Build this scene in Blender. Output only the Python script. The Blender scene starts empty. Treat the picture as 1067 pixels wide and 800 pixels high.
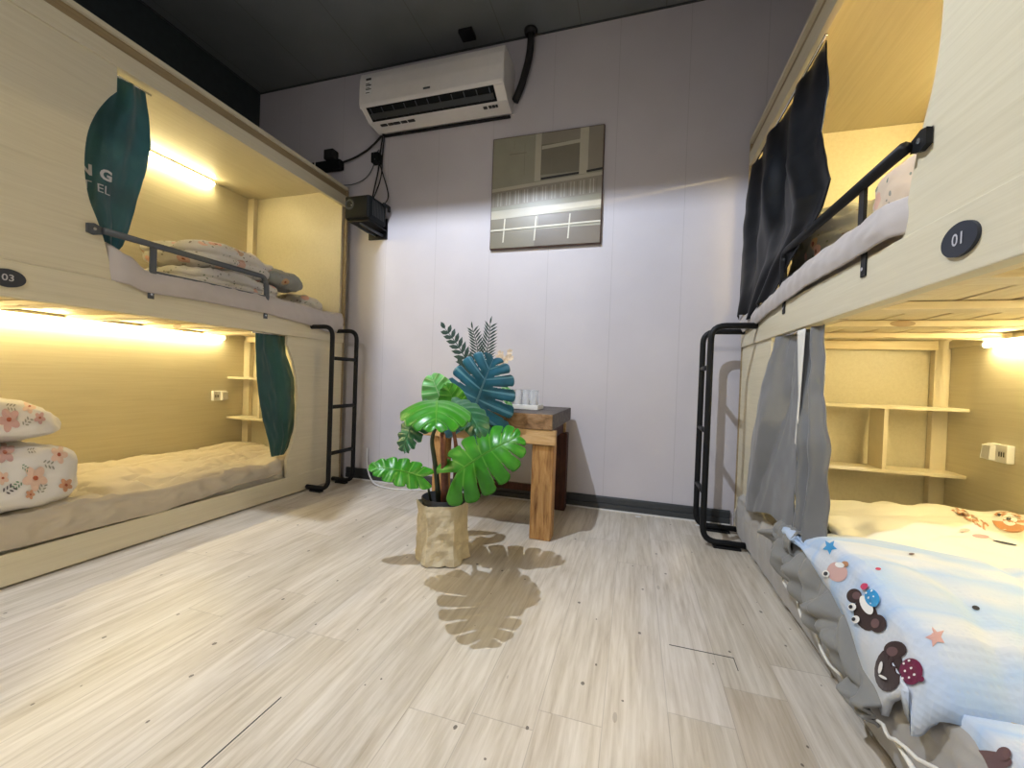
import bpy, math, random
from mathutils import Vector, Matrix, noise
from mathutils.bvhtree import BVHTree
from mathutils.geometry import tessellate_polygon
random.seed(7)
PI = math.pi
S = bpy.context.scene
COL = S.collection

# ------------------------------------------------------------------ camera
FPX = 424.043
YAW, PITCH, ROLL = 0.290695582, -0.0134641648, 0.0360874573
CAM = Vector((0, 0, 0.66))
_f = Vector((-math.sin(YAW)*math.cos(PITCH), math.cos(YAW)*math.cos(PITCH), math.sin(PITCH)))
_r0 = Vector((math.cos(YAW), math.sin(YAW), 0)); _u0 = _r0.cross(_f)
_r = _r0*math.cos(ROLL) + _u0*math.sin(ROLL)
_u = -_r0*math.sin(ROLL) + _u0*math.cos(ROLL)
cd = bpy.data.cameras.new('camera'); cam = bpy.data.objects.new('camera', cd); COL.objects.link(cam)
cd.sensor_width = 36; cd.sensor_fit = 'HORIZONTAL'; cd.lens = 36*FPX/1067; cd.clip_start = 0.02
m = Matrix((( _r.x, _u.x, -_f.x, CAM.x), (_r.y, _u.y, -_f.y, CAM.y), (_r.z, _u.z, -_f.z, CAM.z), (0, 0, 0, 1)))
cam.matrix_world = m
S.camera = cam
def ray(px, py):
    return (_f + _r*((px-533.5)/FPX) - _u*((py-400)/FPX)).normalized()

# ------------------------------------------------------------------ world, exposure, lights
S.view_settings.view_transform = 'Standard'; S.view_settings.look = 'None'
S.view_settings.gamma = 1.0; S.view_settings.use_curve_mapping = False
S.view_settings.exposure = 0.20
w = bpy.data.worlds.new('world'); S.world = w; w.use_nodes = True
w.node_tree.nodes['Background'].inputs[0].default_value = (0.5, 0.55, 0.65, 1)
w.node_tree.nodes['Background'].inputs[1].default_value = 0.3
P_KEY = Vector((-0.90, 0.68, 2.40))     # small bare ceiling spot, its unseen hood is shaped to cut the light
E_KEY = 128.0
P_FILL = Vector((-0.62, -1.0, 2.47))    # added unseen panel behind the camera, for soft fill light
E_FILL = 27.0
E_TUBE = dict(ul=62.0, ll=68.0, ur=170.0, lr=62.0)
TUBE_COL = (1.0, 0.84, 0.44)

# room dimensions
D = 2.16; XWL, XWR = -2.50, 1.25; H = 2.53; YB = -2.3
XL, XR = -1.716, 0.4675; DEP = 0.735

# ------------------------------------------------------------------ nodes / materials
class N:
    def __init__(s, name, rough=0.5, spec=0.5, metal=0.0):
        s.m = bpy.data.materials.new(name); s.m.use_nodes = True; s.t = s.m.node_tree
        s.b = s.t.nodes['Principled BSDF']; s.b.inputs['Roughness'].default_value = rough
        s.b.inputs['Specular IOR Level'].default_value = spec; s.b.inputs['Metallic'].default_value = metal
    def n(s, typ, **kw):
        x = s.t.nodes.new(typ)
        for k, v in kw.items():
            if k.startswith('i_'):
                key = k[2:]; key = int(key) if key.isdigit() else key.replace('_', ' ')
                s.put(x.inputs[key], v)
            else: setattr(x, k, v)
        return x
    def put(s, inp, v):
        if isinstance(v, bpy.types.NodeSocket): s.t.links.new(v, inp)
        elif isinstance(v, bpy.types.Node): s.t.links.new(v.outputs[0], inp)
        else: inp.default_value = v
    def math(s, op, a, b=0.0, c=None):
        x = s.n('ShaderNodeMath', operation=op); s.put(x.inputs[0], a); s.put(x.inputs[1], b)
        if c is not None: s.put(x.inputs[2], c)
        return x.outputs[0]
    def obj(s, scale=(1, 1, 1), rot=(0, 0, 0), uv=False):
        tc = s.n('ShaderNodeTexCoord'); mp = s.n('ShaderNodeMapping')
        s.t.links.new(tc.outputs['UV' if uv else 'Object'], mp.inputs[0])
        mp.inputs['Scale'].default_value = scale; mp.inputs['Rotation'].default_value = rot
        return mp.outputs[0]
    def noise(s, vec, scale=5, detail=3, rough=0.5, dist=0.0):
        x = s.n('ShaderNodeTexNoise'); s.put(x.inputs['Vector'], vec); x.inputs['Scale'].default_value = scale
        x.inputs['Detail'].default_value = detail; x.inputs['Roughness'].default_value = rough
        x.inputs['Distortion'].default_value = dist
        return x.outputs[0]
    def ramp(s, fac, stops, interp='LINEAR'):
        x = s.n('ShaderNodeValToRGB'); s.put(x.inputs[0], fac); e = x.color_ramp.elements
        x.color_ramp.interpolation = interp
        while len(e) < len(stops): e.new(0.5)
        for k, (p, c) in enumerate(stops):
            e[k].position = p; e[k].color = tuple(c) + (1,) if len(c) == 3 else c
        return x.outputs[0]
    def mix(s, fac, a, b, mode='MIX'):
        x = s.n('ShaderNodeMix', data_type='RGBA', blend_type=mode)
        s.put(x.inputs['Factor'], fac)
        for key, v in (('A', a), ('B', b)):
            i = [q for q in x.inputs if q.name == key and q.type == 'RGBA'][0]
            s.put(i, tuple(v) + (1,) if isinstance(v, (tuple, list)) and len(v) == 3 else v)
        return [o for o in x.outputs if o.type == 'RGBA'][0]
    def col(s, v):
        s.put(s.b.inputs['Base Color'], tuple(v) + (1,) if isinstance(v, (tuple, list)) and len(v) == 3 else v)
    def bump(s, h, strength=0.3, dist=0.01):
        x = s.n('ShaderNodeBump'); s.put(x.inputs['Height'], h); x.inputs['Strength'].default_value = strength
        x.inputs['Distance'].default_value = dist; s.t.links.new(x.outputs[0], s.b.inputs['Normal'])

def plain(name, c, rough=0.5, spec=0.5, metal=0.0, var=0.06, sc=30):
    a = N(name, rough, spec, metal)
    nz = a.noise(a.obj(), sc, 3)
    a.col(a.ramp(nz, [(0.3, [q*(1-var) for q in c]), (0.7, [min(1, q*(1+var)) for q in c])]))
    return a.m

MT = {}
def laminate(name, base, dark, light, rough=0.42):
    a = N(name, rough, 0.4)
    v = a.obj((30, 1.1, 30))
    g1 = a.noise(v, 3.0, 5, 0.6, 0.4)
    v2 = a.obj((90, 2.0, 90)); g2 = a.noise(v2, 3.0, 3, 0.5)
    c = a.ramp(g1, [(0.3, dark), (0.5, base), (0.72, light)])
    c = a.mix(0.3, c, a.ramp(g2, [(0.35, dark), (0.65, light)]))
    a.col(c); a.bump(g2, 0.05, 0.002)
    return a.m
MT['lam'] = laminate('birch_laminate', (0.66, 0.60, 0.445), (0.61, 0.55, 0.40), (0.70, 0.645, 0.49))
MT['lamd'] = laminate('shade_brown_laminate', (0.33, 0.25, 0.14), (0.26, 0.19, 0.10), (0.4, 0.31, 0.18))
MT['edge'] = plain('cream_edge_band', (0.78, 0.70, 0.53), 0.4, var=0.03)
a = N('knotty_pine', 0.5, 0.35)
g = a.noise(a.obj((2.0, 30, 30)), 2.5, 5, 0.6, 0.6)
vor = a.n('ShaderNodeTexVoronoi'); a.put(vor.inputs['Vector'], a.obj((4.2, 14, 14))); vor.inputs['Scale'].default_value = 1.0
kn = a.math('LESS_THAN', vor.outputs['Distance'], 0.13)
a.col(a.mix(a.math('MULTIPLY', kn, 0.65), a.ramp(g, [(0.3, (0.72, 0.58, 0.35)), (0.7, (0.85, 0.74, 0.51))]), (0.33, 0.17, 0.06)))
MT['pine'] = a.m
a = N('knotty_pine_lengthwise', 0.5, 0.35)
g = a.noise(a.obj((30, 2.0, 30)), 2.5, 5, 0.6, 0.6)
vor = a.n('ShaderNodeTexVoronoi'); a.put(vor.inputs['Vector'], a.obj((14, 4.2, 14))); vor.inputs['Scale'].default_value = 1.0
kn = a.math('LESS_THAN', vor.outputs['Distance'], 0.13)
a.col(a.mix(a.math('MULTIPLY', kn, 0.65), a.ramp(g, [(0.3, (0.72, 0.58, 0.35)), (0.7, (0.85, 0.74, 0.51))]), (0.33, 0.17, 0.06)))
MT['pineY'] = a.m
# back wall panel cladding: vertical joints every 0.337 m
a = N('lavender_wall_panel', 0.45, 0.35)
tc = a.n('ShaderNodeTexCoord'); sx = a.n('ShaderNodeSeparateXYZ'); a.t.links.new(tc.outputs['Object'], sx.inputs[0])
fr = a.math('FRACT', a.math('DIVIDE', a.math('ADD', sx.outputs[0], 1.482+3.37), 0.337))
ln = a.math('LESS_THAN', fr, 0.008)
tx = a.noise(a.obj((60, 60, 30)), 6, 4, 0.7)
mo = a.noise(a.obj(), 2.5, 3)
c = a.mix(a.math('MULTIPLY', tx, 0.25), a.ramp(mo, [(0.3, (0.60, 0.575, 0.62)), (0.7, (0.66, 0.635, 0.68))]), (0.45, 0.43, 0.46))
a.col(a.mix(a.math('MULTIPLY', ln, 0.28), c, (0.25, 0.24, 0.26)))
a.bump(a.math('SUBTRACT', tx, a.math('MULTIPLY', ln, 2.0)), 0.12, 0.002)
MT['wall'] = a.m
a = N('grey_ceiling_panel', 0.6, 0.3)
tc = a.n('ShaderNodeTexCoord'); sx = a.n('ShaderNodeSeparateXYZ'); a.t.links.new(tc.outputs['Object'], sx.inputs[0])
fr = a.math('FRACT', a.math('DIVIDE', a.math('ADD', sx.outputs[0], 10.0), 0.42))
ln = a.math('LESS_THAN', fr, 0.012)
a.col(a.mix(a.math('MULTIPLY', ln, 0.6), a.ramp(a.noise(a.obj(), 3, 3), [(0.3, (0.150, 0.165, 0.175)), (0.7, (0.18, 0.195, 0.205))]), (0.1, 0.1, 0.1)))
MT['ceil'] = a.m
MT['sidewall'] = plain('unlit_dark_wall', (0.03, 0.04, 0.045), 0.8, var=0.1)  # left wall's lack of light put into a near-black colour
# plank floor, boards run along Y
a = N('greywashed_vinyl_plank', 0.36, 0.45)
tc = a.n('ShaderNodeTexCoord'); sx = a.n('ShaderNodeSeparateXYZ'); a.t.links.new(tc.outputs['Object'], sx.inputs[0])
PW = 0.1235
xs = a.math('DIVIDE', a.math('ADD', sx.outputs[0], 10.0 + 0.655 + PW*0.0), PW)
ix = a.math('FLOOR', xs); fx = a.math('FRACT', xs)
wn = a.n('ShaderNodeTexWhiteNoise', noise_dimensions='1D'); a.put(wn.inputs['W'], ix)
ys = a.math('ADD', a.math('DIVIDE', sx.outputs[1], 0.95), a.math('MULTIPLY', wn.outputs['Value'], 7.3))
iy = a.math('FLOOR', ys); fy = a.math('FRACT', ys)
wn2 = a.n('ShaderNodeTexWhiteNoise', noise_dimensions='1D'); a.put(wn2.inputs['W'], a.math('ADD', a.math('MULTIPLY', ix, 3.17), a.math('MULTIPLY', iy, 11.31)))
cb = a.n('ShaderNodeCombineXYZ'); a.put(cb.inputs[0], a.math('MULTIPLY', sx.outputs[0], 55.0)); a.put(cb.inputs[1], a.math('MULTIPLY', sx.outputs[1], 3.2)); a.put(cb.inputs[2], a.math('MULTIPLY', wn2.outputs['Value'], 40.0))
gr = a.noise(cb.outputs[0], 1.6, 6, 0.62, 0.35)
cb2 = a.n('ShaderNodeCombineXYZ'); a.put(cb2.inputs[0], a.math('MULTIPLY', sx.outputs[0], 9.0)); a.put(cb2.inputs[1], a.math('MULTIPLY', sx.outputs[1], 1.3)); a.put(cb2.inputs[2], a.math('MULTIPLY', wn2.outputs['Value'], 23.0))
gr2 = a.noise(cb2.outputs[0], 1.4, 5, 0.6, 1.2)
c = a.ramp(gr, [(0.28, (0.33, 0.275, 0.21)), (0.42, (0.53, 0.48, 0.41)), (0.62, (0.73, 0.69, 0.635))])
c = a.mix(0.5, c, a.ramp(gr2, [(0.32, (0.42, 0.36, 0.28)), (0.52, (0.60, 0.545, 0.47)), (0.75, (0.73, 0.69, 0.63))]))
tone = a.ramp(wn2.outputs['Value'], [(0.0, (0.80, 0.74, 0.66)), (0.10, (0.94, 0.92, 0.88)), (0.5, (1.0, 0.985, 0.97)), (1.0, (1.04, 1.03, 1.03))])
c = a.mix(1.0, c, tone, 'MULTIPLY')
kv = a.n('ShaderNodeTexVoronoi', voronoi_dimensions='2D'); a.put(kv.inputs['Vector'], a.obj((9, 3.0, 1))); kv.inputs['Scale'].default_value = 1.0
ksc = a.n('ShaderNodeSeparateColor'); a.put(ksc.inputs[0], kv.outputs['Color'])
knot = a.math('MULTIPLY', a.math('LESS_THAN', kv.outputs['Distance'], a.math('MULTIPLY', a.math('SUBTRACT', ksc.outputs[0], 0.75), 0.26)), 0.35)
c = a.mix(knot, c, (0.16, 0.12, 0.09))
dv = a.n('ShaderNodeTexVoronoi', voronoi_dimensions='2D'); a.put(dv.inputs['Vector'], a.obj((11, 8.5, 1), (0, 0, 0.6))); dv.inputs['Scale'].default_value = 1.0
dsc = a.n('ShaderNodeSeparateColor'); a.put(dsc.inputs[0], dv.outputs['Color'])
dirt = a.math('MULTIPLY', a.math('LESS_THAN', a.math('ADD', dv.outputs['Distance'], a.math('MULTIPLY', a.math('SUBTRACT', a.noise(a.obj(), 160, 1), 0.5), 0.03)), a.math('MULTIPLY', a.math('SUBTRACT', dsc.outputs[0], 0.62), 0.13)), 0.8)
c = a.mix(dirt, c, (0.06, 0.045, 0.035))
seam = a.math('MAXIMUM', a.math('LESS_THAN', fx, 0.014), a.math('LESS_THAN', fy, 0.0022))
c = a.mix(a.math('MULTIPLY', seam, 0.32), c, (0.17, 0.14, 0.12))
a.col(c); a.bump(a.math('SUBTRACT', gr, seam), 0.08, 0.002)
MT['floor'] = a.m

MT['black'] = plain('black_powder_coat', (0.010, 0.011, 0.013), 0.45, 0.22)
MT['gunmetal'] = plain('dark_grey_painted_steel', (0.075, 0.085, 0.10), 0.4)
MT['skirt'] = plain('dark_slate_skirting', (0.045, 0.05, 0.055), 0.35)
MT['whitepl'] = plain('white_plastic', (0.82, 0.82, 0.82), 0.3, var=0.02)
MT['offwhite'] = plain('off_white_plastic', (0.74, 0.73, 0.72), 0.35, var=0.02)
MT['acwhite'] = plain('air_conditioner_white', (0.80, 0.78, 0.77), 0.3, var=0.02)
MT['darkpl'] = plain('dark_plastic', (0.008, 0.010, 0.011), 0.6, 0.15)
MT['rubber'] = plain('black_foam_wrap', (0.012, 0.012, 0.013), 0.7)
MT['steel'] = plain('bright_steel', (0.7, 0.7, 0.7), 0.25, metal=1.0)
MT['ink'] = plain('black_ink', (0.03, 0.03, 0.03), 0.6)
MT['plate'] = plain('navy_number_plate', (0.020, 0.025, 0.040), 0.5)
MT['plateW'] = plain('pale_grey_digit', (0.50, 0.50, 0.54), 0.5)
def fabric(name, c, rough=0.85, sheen=0.2, spec=0.2, sc=5, var=0.08, weave=400):
    a = N(name, rough, spec)
    a.b.inputs['Sheen Weight'].default_value = sheen
    nz = a.noise(a.obj(), sc, 4)
    a.col(a.ramp(nz, [(0.3, [q*(1-var) for q in c]), (0.7, [min(1, q*(1+var)) for q in c])]))
    a.bump(a.noise(a.obj(), weave, 2), 0.12, 0.001)
    return a.m
MT['sheetL'] = fabric('beige_sheet', (0.50, 0.44, 0.345))
MT['sheetU'] = fabric('grey_beige_sheet', (0.50, 0.46, 0.45), 0.55)
MT['sheetR'] = fabric('grey_sheet', (0.36, 0.345, 0.33))
MT['reverse'] = fabric('grey_quilt_reverse', (0.22, 0.22, 0.215), 0.7)
MT['piping'] = fabric('pale_piping', (0.75, 0.73, 0.68))
MT['teal'] = fabric('teal_curtain', (0.012, 0.085, 0.105), 0.5, 0.4, 0.4, 6, 0.35)
MT['green'] = fabric('dark_green_curtain', (0.008, 0.062, 0.058), 0.45, 0.3, 0.4, 6, 0.2)
MT['blackcur'] = fabric('black_satin_curtain', (0.003, 0.004, 0.006), 0.42, 0.0, 0.25, 6, 0.2)
MT['satin'] = fabric('grey_satin_curtain', (0.15, 0.155, 0.165), 0.36, 0.2, 0.6, 6, 0.1)
MT['lining'] = fabric('white_lining', (0.75, 0.73, 0.68))
def floral(name, ground, dens=7.0, gate=0.22):
    a = N(name, 0.85, 0.2); a.b.inputs['Sheen Weight'].default_value = 0.2
    vec = a.obj()
    v1 = a.n('ShaderNodeTexVoronoi'); a.put(v1.inputs['Vector'], vec); v1.inputs['Scale'].default_value = dens
    # petals: distance wobbling with a fine noise
    d = a.math('ADD', v1.outputs['Distance'], a.math('MULTIPLY', a.math('SUBTRACT', a.noise(vec, 32, 1), 0.5), 0.16))
    sc = a.n('ShaderNodeSeparateColor'); a.put(sc.inputs[0], v1.outputs['Color'])
    on = a.math('GREATER_THAN', sc.outputs[0], gate)
    petal = a.math('MULTIPLY', a.math('LESS_THAN', d, 0.36), on)
    core = a.math('MULTIPLY', a.math('LESS_THAN', d, 0.13), on)
    pc = a.ramp(sc.outputs[1], [(0.0, (0.72, 0.30, 0.20)), (0.4, (0.78, 0.45, 0.33)), (0.7, (0.55, 0.33, 0.16)), (1.0, (0.72, 0.42, 0.42))])
    v2 = a.n('ShaderNodeTexVoronoi'); a.put(v2.inputs['Vector'], a.obj((1, 2.0, 1.6), (0.5, 0.3, 0.8))); v2.inputs['Scale'].default_value = dens*3.0
    sc2 = a.n('ShaderNodeSeparateColor'); a.put(sc2.inputs[0], v2.outputs['Color'])
    leaf = a.math('MULTIPLY', a.math('LESS_THAN', v2.outputs['Distance'], 0.30), a.math('GREATER_THAN', sc2.outputs[0], 0.62))
    c = a.mix(leaf, ground, a.ramp(sc2.outputs[1], [(0, (0.16, 0.20, 0.13)), (0.5, (0.35, 0.36, 0.30)), (1, (0.24, 0.17, 0.13))]))
    c = a.mix(a.math('MULTIPLY', petal, 0.85), c, pc)
    c = a.mix(core, c, (0.30, 0.08, 0.03))
    a.col(c); a.bump(a.noise(vec, 300, 2), 0.1, 0.001)
    return a.m
MT['floral'] = floral('white_floral_cotton', (0.74, 0.71, 0.67), 9.0)
MT['floralg'] = floral('small_print_floral_cotton', (0.66, 0.63, 0.58), 15.0, .62)
MT['floralp'] = floral('cream_floral_cotton', (0.72, 0.58, 0.44), 9.0)
MT['gfloral'] = floral('grey_floral_reverse', (0.30, 0.31, 0.285), 17.0, .6)
MT['sprigs'] = fabric('white_cotton', (0.76, 0.73, 0.70), var=.03)
# quilt: pale blue-white with tiny dimples
a = N('dimpled_blue_white_cotton', 0.85, 0.2)
vv = a.n('ShaderNodeTexVoronoi'); a.put(vv.inputs['Vector'], a.obj()); vv.inputs['Scale'].default_value = 95; vv.inputs['Randomness'].default_value = 0.25
band = a.noise(a.obj((1.6, 4.0, 1.5), (0, 0, 0.6)), 2.0, 2)
c = a.ramp(band, [(0.30, (0.60, 0.65, 0.74)), (0.44, (0.63, 0.67, 0.75)), (0.55, (0.42, 0.56, 0.78)), (0.68, (0.62, 0.66, 0.74)), (0.8, (0.66, 0.61, 0.60))])
a.col(a.mix(a.math('MULTIPLY', a.math('LESS_THAN', vv.outputs['Distance'], 0.22), 0.35), c, (0.50, 0.58, 0.70)))
a.bump(vv.outputs['Distance'], 0.35, 0.003)
MT['quilt'] = a.m
MT['cream'] = fabric('cream_cotton', (0.80, 0.78, 0.70), var=0.03)
for k, c in dict(p_brown=(0.035, 0.016, 0.016), p_pink=(0.60, 0.38, 0.36), p_blue=(0.04, 0.30, 0.62), p_white=(0.85, 0.85, 0.85),
                 p_maroon=(0.16, 0.015, 0.06), p_tan=(0.50, 0.24, 0.11), p_red=(0.55, 0.05, 0.13), p_rose=(0.60, 0.36, 0.34), p_mauve=(0.13, 0.07, 0.075),
                 p_ink=(0.02, 0.02, 0.03), p_txt=(0.62, 0.33, 0.20), p_peach=(0.76, 0.54, 0.43), p_txt2=(0.40, 0.10, 0.05), p_sage=(0.33, 0.32, 0.27), p_ink2=(0.12, 0.10, 0.10), p_green=(0.16, 0.28, 0.17)).items():
    MT[k] = fabric('print_' + k[2:], c, var=0.05)
def leafmat(name, base, vein, dark, rough=0.32):
    a = N(name, rough, 0.5)
    tc = a.n('ShaderNodeTexCoord'); sx = a.n('ShaderNodeSeparateXYZ'); a.t.links.new(tc.outputs['UV'], sx.inputs[0])
    # u along the midrib, v = |side|
    ve = a.math('FRACT', a.math('SUBTRACT', a.math('MULTIPLY', sx.outputs[0], 7.0), 0.5))
    vl = a.math('MAXIMUM', a.math('LESS_THAN', a.math('ABSOLUTE', a.math('SUBTRACT', ve, 0.5)), 0.06), a.math('LESS_THAN', sx.outputs[1], 0.035))
    nz = a.noise(a.obj(), 14, 3)
    c = a.ramp(nz, [(0.3, dark), (0.7, base)])
    a.col(a.mix(a.math('MULTIPLY', vl, 0.5), c, vein))
    try: a.b.inputs['Subsurface Weight'].default_value = 0.0
    except Exception: pass
    tr = a.n('ShaderNodeBsdfTranslucent'); a.put(tr.inputs['Color'], tuple(base) + (1,))
    mx = a.n('ShaderNodeMixShader'); mx.inputs[0].default_value = 0.12
    out = a.t.nodes['Material Output']
    a.t.links.new(a.b.outputs[0], mx.inputs[1]); a.t.links.new(tr.outputs[0], mx.inputs[2]); a.t.links.new(mx.outputs[0], out.inputs[0])
    return a.m
MT['leaf'] = leafmat('bright_green_leaf', (0.06, 0.34, 0.02), (0.20, 0.52, 0.08), (0.025, 0.19, 0.012))
MT['leafd'] = leafmat('deep_green_leaf', (0.035, 0.17, 0.075), (0.10, 0.30, 0.13), (0.02, 0.10, 0.045))
MT['leafl'] = leafmat('pale_green_leaf', (0.22, 0.55, 0.18), (0.6, 0.75, 0.5), (0.10, 0.40, 0.10))
MT['leafb'] = leafmat('blue_teal_leaf', (0.025, 0.16, 0.26), (0.20, 0.42, 0.54), (0.010, 0.07, 0.11))
MT['frond'] = plain('dark_frond_green', (0.020, 0.050, 0.040), 0.45)
MT['stemb'] = plain('brown_stem', (0.16, 0.055, 0.03), 0.45, var=0.3, sc=60)
MT['stemd'] = plain('dark_stem', (0.03, 0.04, 0.02), 0.5)
MT['petal'] = plain('pale_peach_petal', (0.75, 0.62, 0.48), 0.6)
a = N('kraft_paper', 0.8, 0.2)
a.col(a.ramp(a.noise(a.obj((8, 8, 3)), 4, 4), [(0.3, (0.50, 0.43, 0.30)), (0.7, (0.62, 0.55, 0.40))])); a.bump(a.noise(a.obj(), 22, 4, 0.6), 0.5, 0.01)
MT['kraft'] = a.m
def rustic(name, c1, c2, c3, sc=(3, 22, 22)):
    a = N(name, 0.6, 0.3)
    g = a.noise(a.obj(sc), 2.2, 6, 0.65, 0.8)
    a.col(a.ramp(g, [(0.28, c1), (0.5, c2), (0.72, c3)])); a.bump(g, 0.35, 0.004)
    return a.m
MT['wtop'] = rustic('weathered_grey_board', (0.045, 0.037, 0.035), (0.10, 0.085, 0.08), (0.20, 0.17, 0.155))
MT['wend'] = rustic('brown_end_grain', (0.10, 0.055, 0.025), (0.30, 0.18, 0.095), (0.42, 0.28, 0.17), (9, 9, 14))
MT['wapron'] = rustic('orange_pine_rail', (0.36, 0.20, 0.08), (0.56, 0.36, 0.17), (0.68, 0.48, 0.27))
MT['wleg'] = rustic('aged_pine_leg', (0.14, 0.055, 0.02), (0.40, 0.22, 0.085), (0.55, 0.34, 0.15), (22, 22, 3))
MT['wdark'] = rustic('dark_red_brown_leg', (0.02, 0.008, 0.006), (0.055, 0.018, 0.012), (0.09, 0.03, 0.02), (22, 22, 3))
# glass
a = N('clear_glass', 0.08, 0.5); a.b.inputs['Transmission Weight'].default_value = 0.72; a.b.inputs['IOR'].default_value = 1.3; a.col((0.97, 0.98, 1.0)); MT['glass'] = a.m
def emit(name, c, st):
    m_ = bpy.data.materials.new(name); m_.use_nodes = True; b = m_.node_tree.nodes['Principled BSDF']
    b.inputs['Base Color'].default_value = (0.9, 0.9, 0.9, 1)
    b.inputs['Emission Color'].default_value = tuple(c) + (1,); b.inputs['Emission Strength'].default_value = st
    return m_

# ------------------------------------------------------------------ mesh helpers
class MB:
    def __init__(s): s.v = []; s.f = []; s.mi = []; s.uv = None
    def add(s, vs, fs, mi=0):
        o = len(s.v); s.v += [Vector(p) for p in vs]; s.f += [tuple(o+i for i in f) for f in fs]; s.mi += [mi]*len(fs); return s
    def box(s, x0, x1, y0, y1, z0, z1, mi=0):
        x0, x1 = sorted((x0, x1)); y0, y1 = sorted((y0, y1)); z0, z1 = sorted((z0, z1))
        vs = [(x, y, z) for x in (x0, x1) for y in (y0, y1) for z in (z0, z1)]
        return s.add(vs, [(0, 1, 3, 2), (4, 6, 7, 5), (0, 4, 5, 1), (2, 3, 7, 6), (0, 2, 6, 4), (1, 5, 7, 3)], mi)
    def prism(s, poly, fn, d0, d1, mi=0):      # poly: list of 2-D points, fn(a,b,d)->point
        n = len(poly); tris = tessellate_polygon([[Vector((p[0], p[1], 0)) for p in poly]])
        vs = [fn(p[0], p[1], d0) for p in poly] + [fn(p[0], p[1], d1) for p in poly]
        fs = [tuple(t) for t in tris] + [tuple(n+i for i in reversed(t)) for t in tris]
        fs += [(i, (i+1) % n, n+(i+1) % n, n+i) for i in range(n)]
        return s.add(vs, fs, mi)
    def tube(s, pts, r, seg=10, mi=0, cap=True, flat=1.0):
        pts = [Vector(p) for p in pts]; n = len(pts); rr = r if isinstance(r, (list, tuple)) else [r]*n
        vs = []; up = None
        for i, p in enumerate(pts):
            t = (pts[min(i+1, n-1)] - pts[max(i-1, 0)]).normalized()
            if up is None: up = Vector((0, 0, 1)) if abs(t.z) < 0.9 else Vector((0, 1, 0))
            sd = t.cross(up)
            if sd.length < 1e-4: sd = t.orthogonal()
            sd.normalize(); up = sd.cross(t).normalized()
            for k in range(seg):
                a_ = 2*PI*k/seg; vs.append(p + sd*math.cos(a_)*rr[i] + up*math.sin(a_)*rr[i]*flat)
        fs = [(i*seg+k, i*seg+(k+1) % seg, (i+1)*seg+(k+1) % seg, (i+1)*seg+k) for i in range(n-1) for k in range(seg)]
        if cap: fs += [tuple(range(seg-1, -1, -1)), tuple((n-1)*seg+k for k in range(seg))]
        return s.add(vs, fs, mi)
    def grid(s, nu, nv, fn, mi=0, keep=None, uv=None):
        o = len(s.v); vs = [fn(i/(nu-1), j/(nv-1)) for i in range(nu) for j in range(nv)]
        fs = []
        for i in range(nu-1):
            for j in range(nv-1):
                if keep and not keep((i+.5)/(nu-1), (j+.5)/(nv-1)): continue
                fs.append((i*nv+j, (i+1)*nv+j, (i+1)*nv+j+1, i*nv+j+1))
        s.add(vs, fs, mi)
        if uv:
            if s.uv is None: s.uv = {}
            for i in range(nu):
                for j in range(nv): s.uv[o+i*nv+j] = uv(i/(nu-1), j/(nv-1))
        return s
    def lathe(s, prof, c, seg=24, mi=0):
        vs = [(c[0]+r*math.cos(2*PI*k/seg), c[1]+r*math.sin(2*PI*k/seg), c[2]+z) for r, z in prof for k in range(seg)]
        fs = [(i*seg+k, i*seg+(k+1) % seg, (i+1)*seg+(k+1) % seg, (i+1)*seg+k) for i in range(len(prof)-1) for k in range(seg)]
        return s.add(vs, fs, mi)
def obj(name, mb, mats, parent=None, smooth=False, bevel=0.0, subsurf=0, solid=0.0, solidoff=0.0):
    me = bpy.data.meshes.new(name)
    loc = parent.matrix_world.translation if parent else Vector((0, 0, 0))
    p = parent; off = Vector((0, 0, 0))
    while p is not None: off += p.location; p = p.parent
    me.from_pydata([tuple(v-off) for v in mb.v], [], mb.f)
    if not isinstance(mats, (list, tuple)): mats = [mats]
    for mm in mats: me.materials.append(mm if not isinstance(mm, str) else MT[mm])
    me.polygons.foreach_set('material_index', mb.mi)
    if smooth: me.polygons.foreach_set('use_smooth', [True]*len(me.polygons))
    if mb.uv:
        ul = me.uv_layers.new(name='UVMap')
        for l in me.loops: ul.data[l.index].uv = mb.uv.get(l.vertex_index, (0, 0))
    me.update(); me.validate()
    o = bpy.data.objects.new(name, me); COL.objects.link(o)
    if parent: o.parent = parent
    if solid:
        q = o.modifiers.new('solid', 'SOLIDIFY'); q.thickness = solid; q.offset = solidoff
    if bevel:
        q = o.modifiers.new('bevel', 'BEVEL'); q.width = bevel; q.segments = 2; q.limit_method = 'ANGLE'
    if subsurf:
        q = o.modifiers.new('sub', 'SUBSURF'); q.levels = subsurf; q.render_levels = subsurf
    return o
def tag(o, label, cat, group=None):
    o['label'] = label; o['category'] = cat
    if group: o['group'] = group
    return o
def thing(name, label, cat, loc=(0, 0, 0), group=None):
    o = bpy.data.objects.new(name, None); COL.objects.link(o); o.location = loc; o.empty_display_size = 0.05
    return tag(o, label, cat, group)
def struct(name, mb, mat, **k):
    o = obj(name, mb, mat, **k); o['kind'] = 'structure'; return o
def fillet(pts, rad=0.04, n=6):
    pts = [Vector(p) for p in pts]; out = [pts[0]]
    for i in range(1, len(pts)-1):
        a_, b_, c_ = pts[i-1], pts[i], pts[i+1]
        d1 = (a_-b_); d2 = (c_-b_); r_ = min(rad, d1.length*0.49, d2.length*0.49)
        p0 = b_ + d1.normalized()*r_; p2 = b_ + d2.normalized()*r_
        for k in range(n+1):
            t = k/n; out.append(p0*(1-t)**2 + b_*2*t*(1-t) + p2*t*t)
    out.append(pts[-1]); return out
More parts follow.
